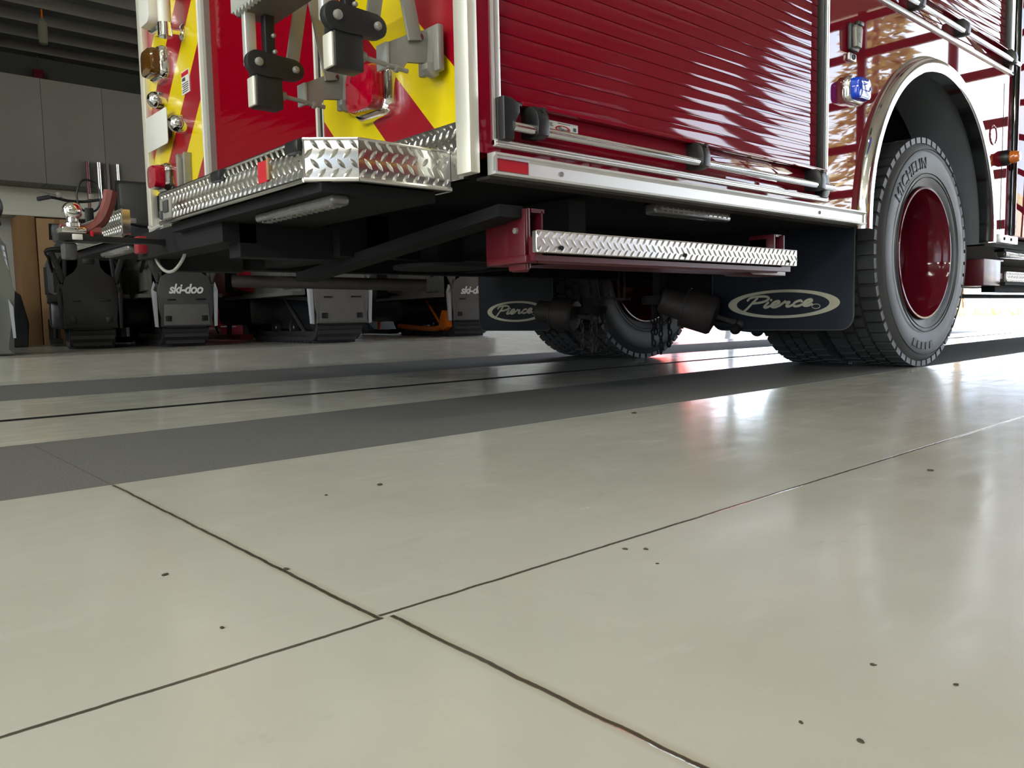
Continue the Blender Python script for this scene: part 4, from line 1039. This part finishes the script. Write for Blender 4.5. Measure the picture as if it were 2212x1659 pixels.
    for a, b in zip(rings[:-1], rings[1:]):
        for k in range(8): bm.faces.new((a[k], a[(k + 1) % 8], b[(k + 1) % 8], b[k]))
    bm.faces.new(rings[0]); bm.faces.new(rings[-1])
    C_ = obj('cowl', bm, M['sledred'] if accent == 'sledred' else M['darkgrey'], t, ang=50)
    bm = B()
    for k in range(7): box(bm, -.372, -.33, 1.62 + k * .045, 1.635 + k * .045, .48, .72); box(bm, .33, .372, 1.62 + k * .045, 1.635 + k * .045, .48, .72)
    obj('louvre', bm, M['black'], C_)
    bm = B(); prism(bm, [(2.05, 1.00), (1.72, 1.02 + shield), (1.70, 1.02 + shield), (2.02, 1.00)], 'x', -.29, .25); box(bm, -.27, .18, 1.62, 1.78, 1.0, 1.02 + shield * .95, .03); obj('windshield', bm, M['darkgrey'], t)
    bm = B(); cyl(bm, (0, 1.72, .95), (0, 1.50, bar_z - .04), .022, 10); tube(bm, smooth_path([(-.37, 1.38, bar_z - .03), (-.25, 1.46, bar_z), (-.08, 1.5, bar_z - .02), (.08, 1.5, bar_z - .02), (.25, 1.46, bar_z), (.37, 1.38, bar_z - .03)], 4), .013, 8)
    HB = obj('handlebar', bm, M['black'], t)
    bm = B(); cyl(bm, (-.38, 1.37, bar_z - .032), (-.27, 1.45, bar_z), .020, 10); obj('grip', bm, M['rubber'], HB); bm = B(); cyl(bm, (.38, 1.37, bar_z - .032), (.27, 1.45, bar_z), .020, 10); obj('grip', bm, M['rubber'], HB)
    bm = B(); tube(bm, [(-.20, 1.44, bar_z + .02), (-.36, 1.32, bar_z + .03)], .006, 6); obj('brake_lever', bm, M['greymech'], HB)
    for x in (-.17, .15):
        bm = B(); box(bm, x - .03, x + .03, 1.46, 1.50, bar_z, bar_z + .05, .008); obj('switch_block', bm, M['greymech'], HB)
    if hoop:
        bm = B(); tube(bm, smooth_path([(.05, 1.46, bar_z - .10), (.00, 1.46, bar_z + .02), (.05, 1.46, bar_z + .15), (.13, 1.46, bar_z + .17), (.21, 1.46, bar_z + .13), (.24, 1.46, bar_z + .0), (.18, 1.46, bar_z - .10)], 5, True), .010, 8, closed=True); box(bm, .07, .16, 1.44, 1.50, bar_z - .28, bar_z - .08, .01); tube(bm, [(.11, 1.47, bar_z - .25), (.0, 1.55, bar_z - .35)], .014, 8); obj('grab_hoop', bm, M['black'], t)
    for s in (-1, 1):
        bm = B(); prism(bm, [(1.55, .075), (1.6, .02), (2.55, .02), (2.8, .10), (2.92, .24), (2.90, .26), (2.76, .15), (2.5, .06), (1.6, .06)], 'x', s * .29 - .065, s * .29 + .065, .008); k = obj('ski', bm, M['sledred'] if accent == 'sledred' else M['black'], t)
        bm = B(); tube(bm, smooth_path([(s * .29, 2.5, .08), (s * .29, 2.75, .30), (s * .29, 2.86, .28)], 4), .011, 6); obj('ski_loop', bm, M['black'], k)
        bm = B(); tube(bm, [(s * .29, 2.12, .05), (s * .28, 2.1, .30)], .025, 8); tube(bm, [(s * .28, 2.1, .28), (s * .2, 2.0, .40)], .018, 8); tube(bm, [(s * .27, 2.1, .30), (s * .22, 1.95, .66)], .03, 8); obj('ski_leg', bm, M['orange'] if accent == 'orange' else M['black'], t)
    if accent == 'orange':
        bm = B(); tube(bm, smooth_path([(-.24, .15, .16), (-.25, .3, .09), (-.25, .7, .08), (-.25, 1.5, .11)], 4), .028, 8); prism(bm, [(.06, .10), (.16, .07), (.28, .10), (.24, .2), (.18, .27), (.10, .26)], 'x', -.27, -.21); obj('rail_guard', bm, M['orange'], t, 'orange rail guard')
    return t
sled('snowmobile', 'snowmobile behind the tow hitch, tall handlebar with a grab hoop', (1.665, 6.80, .085), R_(-11), 1.33, 'black', None, False, .10, True, .80)
sled('snowmobile', 'snowmobile with large white lettering on its grey snow flap', (2.285, 6.50, .085), R_(-8), 1.12, 'darkgrey', None, True, .52, False, .88)
sled('snowmobile', 'snowmobile with pale dusty snow flap between the lettered one and the far mudflap', (3.29, 5.80, .085), R_(-4), 1.12, 'midgrey', 'sledred', False, .2)
sled('snowmobile', 'snowmobile with an orange suspension rail, half hidden behind the far mudflap', (5.04, 6.25, .085), R_(-12), 1.12, 'midgrey', 'orange', True, .2)

# storage along the partition
for i, (x0, x1, lab) in enumerate(((-.75, -.08, 'grey wall cabinet furthest from the fire truck'), (-.07, .60, 'grey wall cabinet, second from the end of the row'), (.61, 1.285, 'grey wall cabinet at the left edge of the photo'), (1.295, 1.965, 'grey wall cabinet above the upright cardboard boxes'), (1.975, 2.545, 'grey wall cabinet above the handlebar of the dark snowmobile'), (2.555, 3.22, 'grey wall cabinet beside the left corner of the fire truck'), (3.23, 3.9, 'grey wall cabinet hidden behind the fire truck corner'))):
    if i in (0, 1, 6): continue
    t = thing('wall_cabinet', lab, 'cabinet', ((x0 + x1) / 2, YF, 1.75), 'grey wall cabinets on the far wall')
    bm = B(); box(bm, x0, x1, YF - .33, YF, 1.75, ZP - .01); obj('carcass', bm, M['cab_grey'], t, smooth=False)
    bm = B(); box(bm, x0 - .003, x1 + .003, YF - .35, YF - .331, 1.752, ZP - .012, .002); obj('door', bm, M['cab_grey'], t)
t = thing('wall_shelf', 'long pale shelf board below the grey wall cabinets', 'shelf', (1.2, YF, 1.42))
bm = B(); box(bm, -1.2, 3.3, YF - .30, YF, 1.415, 1.455, .003); obj('shelf_board', bm, M['shelf'], t)
bm = B(); box(bm, -1.2, 3.3, YF - .02, YF, 1.46, 1.74); obj('backsplash', bm, M['shelf'], t)
for i, (x0, x1, lab) in enumerate(((2.75, 3.9, 'added black cabinet darkening the wall base behind the snowmobile with white lettering'), (3.92, 5.6, 'added black cabinet darkening the wall base behind the snowmobile with pale dusty flap'), (5.62, 7.6, 'added black cabinet darkening the wall base furthest along the far wall'))):  # added black blocks standing in for the dark at the wall base
    t = thing('added_dark_cabinet', lab, 'cabinet', ((x0 + x1) / 2, 9.6, .085), 'added black cabinets darkening the base of the far wall')
    bm = B(); box(bm, x0, x1, 9.34, 9.79, .085, 1.36, .01); obj('carcass', bm, M['black_satin'], t)
    for k in range(2):
        a = x0 + (x1 - x0) * k / 2; bm = B(); box(bm, a + .01, a + (x1 - x0) / 2 - .01, 9.325, 9.345, .12, 1.33, .004); d_ = obj('door', bm, M['black'], t)
        bm = B(); tube(bm, [(a + .08, 9.325, .75), (a + .08, 9.30, .75), (a + .08, 9.30, .95), (a + .08, 9.325, .95)], .006, 8); obj('handle', bm, M['greymech'], d_)
t = thing('tool_chest', 'red tool chest on the floor between two snowmobiles', 'tool chest', (3.62, 9.1, .085))
bm = B(); box(bm, 3.44, 3.80, 9.0, 9.28, .085, .75, .01); obj('chest', bm, M['sledred'], t)
for z in (.2, .36, .52, .66):
    bm = B(); box(bm, 3.47, 3.77, 8.985, 9.0, z - .055, z + .055, .004); d_ = obj('drawer', bm, M['sledred'], t)
    bm = B(); box(bm, 3.53, 3.71, 8.975, 8.987, z + .02, z + .035, .003); obj('pull', bm, M['ltgrey'], d_)
t = thing('equipment_bag', 'black equipment bag on the floor in front of the cardboard boxes', 'bag', (1.36, 7.3, .085))
bm = B(); prism(bm, [(1.19, .087), (1.50, .087), (1.52, .30), (1.47, .56), (1.40, .62), (1.30, .60), (1.20, .36)], 'y', 8.3, 8.95, .05); obj('bag_body', bm, M['black'], t)
bm = B(); tube(bm, smooth_path([(1.32, 8.32, .58), (1.33, 8.5, .68), (1.34, 8.7, .68), (1.35, 8.9, .59)], 5), .014, 8); obj('carry_strap', bm, M['rubber'], t)
def carton(x0, x1, y0, y1, z0, z1, m, lab):
    t = thing('cardboard_box', lab, 'box', ((x0 + x1) / 2, (y0 + y1) / 2, z0), 'cardboard boxes by the far wall')
    bm = B(); box(bm, x0, x1, y0, y1, z0, z1, .006); obj('carton', bm, m, t)
    bm = B(); box(bm, (x0 + x1) / 2 - .025, (x0 + x1) / 2 + .025, y0 - .002, y1 + .002, z1 - .16, z1 + .001); obj('packing_tape', bm, M['card2'], t)
carton(1.66, 1.82, 9.36, 9.68, .085, 1.395, M['card2'], 'tall brown cardboard box with its dark narrow side showing')
carton(1.83, 2.20, 9.34, 9.70, .085, 1.38, M['card'], 'tall light brown cardboard box standing beside the darker one')
for x, r, m, lab in ((2.36, .018, 'dull_red', 'thin red pole leaning on the wall cabinets'), (2.47, .020, 'alu', 'bright pole leaning on the wall cabinets, left of two'), (2.56, .014, 'midgrey', 'dark pole between the two bright ones'), (2.66, .016, 'alu', 'bright pole beside the fire truck corner')):
    bm = B(); cyl(bm, (x - .02, 9.34, .09), (x, 9.43, 2.02), r, 12); tag(obj('upright_pole', bm, M[m]), lab, 'pole', 'poles leaning on the cabinets')
# wrapped bundle and a black ball at the left edge
t = thing('wrapped_bundle', 'bundle wrapped in clear plastic sheeting at the left edge', 'bundle', (.62, 6.2, .085))
bm = B(); box(bm, .35, .90, 6.04, 6.42, .085, .55, .06); obj('dark_core', bm, M['darkgrey'], t)
bm = B(); prism(bm, [(.28, .09), (1.00, .09), (1.02, .50), (.995, .80), (.93, .92), (.42, .92), (.30, .70)], 'y', 5.98, 6.46, .04); obj('plastic_wrap', bm, M['sheet'], t)
bm = B(); prism(bm, [(.993, .20), (1.007, .20), (1.003, .40), (.98, .45)], 'y', 5.965, 5.978); obj('highlight_strip', bm, M['ltgrey'], t)  # highlight on the wrap, built as a pale grey strip
t = thing('helmet', 'black round helmet resting on the plastic wrapped bundle', 'helmet', (.88, 6.2, .92))
bm = B(); ball(bm, (.90, 6.2, 1.06), .125, 1, 1.1, 1.0, 24, 14); obj('shell', bm, M['black'], t)
bm = B(); lathe(bm, [(.09, 0), (.11, .03), (.10, .07)], (.90, 6.2, .92), 'z', 20); obj('chin_rim', bm, M['black'], t)

# things hanging from the deck beyond the partition
t = thing('pendant_lamp', 'unlit clear pendant lamp hanging high above the snowmobiles', 'lamp', (2.75, 11.7, 4.15))
bm = B(); lathe(bm, [(.05, .0), (.06, .1), (.055, .28), (.02, .33)], (2.62, 12.2, 4.02), 'z', 16, cap=False); obj('lamp_shade', bm, M['sheet'], t)
bm = B(); cyl(bm, (2.62, 12.2, 4.3), (2.62, 12.2, 4.5), .01, 8); ball(bm, (2.62, 12.2, 4.15), .035); obj('bulb', bm, M['lamp_amber'], t)
t = thing('tube_lamp', 'unlit tube lamp with a red end cap on the dark back wall', 'lamp', (4.3, 14.3, 3.7))
bm = B(); cyl(bm, (3.05, 14.3, 3.93), (3.52, 14.3, 3.93), .035, 10); obj('tube', bm, M['seal'], t); bm = B(); cyl(bm, (2.97, 14.32, 4.2), (2.97, 14.32, 4.50), .01, 6); obj('drop_rod', bm, M['black'], t)
bm = B(); box(bm, 2.90, 3.03, 14.25, 14.40, 3.9, 4.25, .01); obj('end_cap', bm, M['dull_red'], t)

# crumbs of dirt on the floor
P0 = 1705.81; CAM_H = .27
crumbs = [(0.682, 1.1, .005), (0.583, 1.097, .003), (0.269, 0.874, .0035), (0.687, 0.583, .003), (0.703, 0.566, .003), (0.256, 0.683, .0025), (0.588, 0.255, .0022), (0.475, 0.213, .0025), (1.676, 1.387, .007), (1.383, 0.511, .005), (0.372, 0.798, .0035), (0.67, 0.524, .002), (.47, .25, .0018), (.598, .2, .002)]
mb = mat('dirt', (.07, .05, .03), .9); c0 = None
for (x, y, r) in crumbs:
    bm = B(); ball(bm, (0, 0, 0), r, 1.2, .8, .35, 8, 5)
    for v in bm.verts: v.co *= random.uniform(.8, 1.2)
    o = obj('dirt_crumb', bm, mb); o.location = (x, y, r * .25); o.rotation_euler = (0, 0, random.uniform(0, 6))
    tag(o, 'small brown crumb of dirt on the pale floor', 'dirt', 'crumbs of dirt on the floor')

# ------------------------------------------------------------------ light
def area(name, loc, rot, sx, sy, power, colr):
    l = bpy.data.lights.new(name, 'AREA'); l.shape = 'RECTANGLE'; l.size = sx; l.size_y = sy; l.energy = power; l.color = colr
    o = bpy.data.objects.new(name, l); col.objects.link(o); o.location = loc; o.rotation_euler = rot; return o
n = 0
for x, y, e in ((-1.0, -3.2, 42), (-1.2, .4, 38), (-4.5, -3.2, 50), (-4.5, .6, 60), (-4.5, 4.4, 36), (-2.2, 6.4, 15)):
    n += 1
    t = thing('ceiling_light', 'long fluorescent ceiling light behind the camera', 'light', (x, y, 4.6), 'fluorescent ceiling lights')
    bm = B(); box(bm, x - .75, x + .75, y - .10, y + .10, 4.53, 4.60, .01); obj('housing', bm, M['white'], t)
    area('ceiling_lamp', (x, y, 4.52), (0, 0, 0), 1.4, .16, e, (.99, 1.0, .87))
for y in (-2.9, 0.0, 5.4):  # added fill lights, out of view, brightening the rear of the fire truck
    t = thing('wall_fill_light', 'added fill light, unseen on the wall behind the camera', 'light', (-7.2, y, 3.9), 'added fill lights on the back wall')
    bm = B(); box(bm, -7.2, -7.13, y - .75, y + .75, 3.8, 4.0, .01); obj('housing', bm, M['white'], t)
    area('wall_fill_lamp', (-7.10, y, 3.9), (0, R_(-90), 0), .2, 1.4, 135 if y < 3 else 95, (.99, 1.0, .86))
def portal(name, loc, rot, sx, sy):
    o = area(name, loc, rot, sx, sy, 1, (1, 1, 1)); o.data.cycles.is_portal = True
for i, (a, b) in enumerate(OP): portal('door_portal', (XW + .15, (a + b) / 2, DH / 2), (0, R_(90), 0), DH, b - a)
for a, b in BO: portal('door_portal', (-7.35, (a + b) / 2, 1.8), (0, R_(-90), 0), 3.6, b - a)
sun = bpy.data.lights.new('sun', 'SUN'); sun.energy = 34; sun.angle = R_(.6); sun.color = (1, .93, .80)
so = bpy.data.objects.new('sun', sun); col.objects.link(so); so.rotation_euler = Vector((.12, .62, -.75)).to_track_quat('-Z', 'Y').to_euler()
w = bpy.data.worlds.new('world'); sc.world = w; w.use_nodes = True
N, Lk = w.node_tree.nodes, w.node_tree.links
sky = N.new('ShaderNodeTexSky'); sky.sky_type = 'HOSEK_WILKIE'; sky.turbidity = 4; sky.sun_direction = Vector((-.12, -.62, .75)).normalized()
nz = N.new('ShaderNodeTexNoise'); nz.inputs['Scale'].default_value = 2.5; nz.inputs['Detail'].default_value = 5
mr = N.new('ShaderNodeMapRange'); mr.inputs[1].default_value = .42; mr.inputs[2].default_value = .62; Lk.new(nz.outputs['Fac'], mr.inputs[0])
tcw = N.new('ShaderNodeTexCoord'); Lk.new(tcw.outputs['Generated'], nz.inputs['Vector'])
mx = N.new('ShaderNodeMix'); mx.data_type = 'RGBA'; Lk.new(mr.outputs[0], mx.inputs[0]); mx.inputs[6].default_value = (.62, .76, 1.0, 1); mx.inputs[7].default_value = (.98, 1.0, 1.04, 1)
ms = N.new('ShaderNodeMix'); ms.data_type = 'RGBA'; ms.inputs[0].default_value = .85; Lk.new(sky.outputs[0], ms.inputs[6]); Lk.new(mx.outputs[2], ms.inputs[7])
bg = N['Background']; Lk.new(ms.outputs[2], bg.inputs[0]); bg.inputs[1].default_value = 11

# ------------------------------------------------------------------ camera
yaw, pitch, roll = 8.45029284e-01, -8.45931702e-02, -2.04709833e-02
cy_, sy_, cp_, sp_ = math.cos(yaw), math.sin(yaw), math.cos(pitch), math.sin(pitch)
d = Vector((cy_ * cp_, sy_ * cp_, sp_)); r = Vector((sy_, -cy_, 0)); u = r.cross(d)
r2 = r * math.cos(roll) + u * math.sin(roll); u2 = -r * math.sin(roll) + u * math.cos(roll)
cam = bpy.data.cameras.new('camera'); cam.sensor_width = 36; cam.lens = 36 * P0 / 2212; cam.clip_start = .02; cam.clip_end = 300
co = bpy.data.objects.new('camera', cam); col.objects.link(co)
m3 = Matrix((r2, u2, -d)).transposed(); co.matrix_world = Matrix.Translation((0, 0, CAM_H)) @ m3.to_4x4()
sc.camera = co
sc.view_settings.view_transform = 'Standard'; sc.view_settings.look = 'None'; sc.view_settings.exposure = 0; sc.view_settings.gamma = 1; sc.view_settings.use_curve_mapping = False
sc.cycles.max_bounces = 8; sc.cycles.diffuse_bounces = 4; sc.cycles.glossy_bounces = 5; sc.cycles.transparent_max_bounces = 12; sc.cycles.sample_clamp_indirect = 6
sc.cycles.use_denoising = True; sc.cycles.caustics_reflective = False; sc.cycles.caustics_refractive = False
for o in list(bpy.data.objects):
    if '_local' in o: del o['_local']
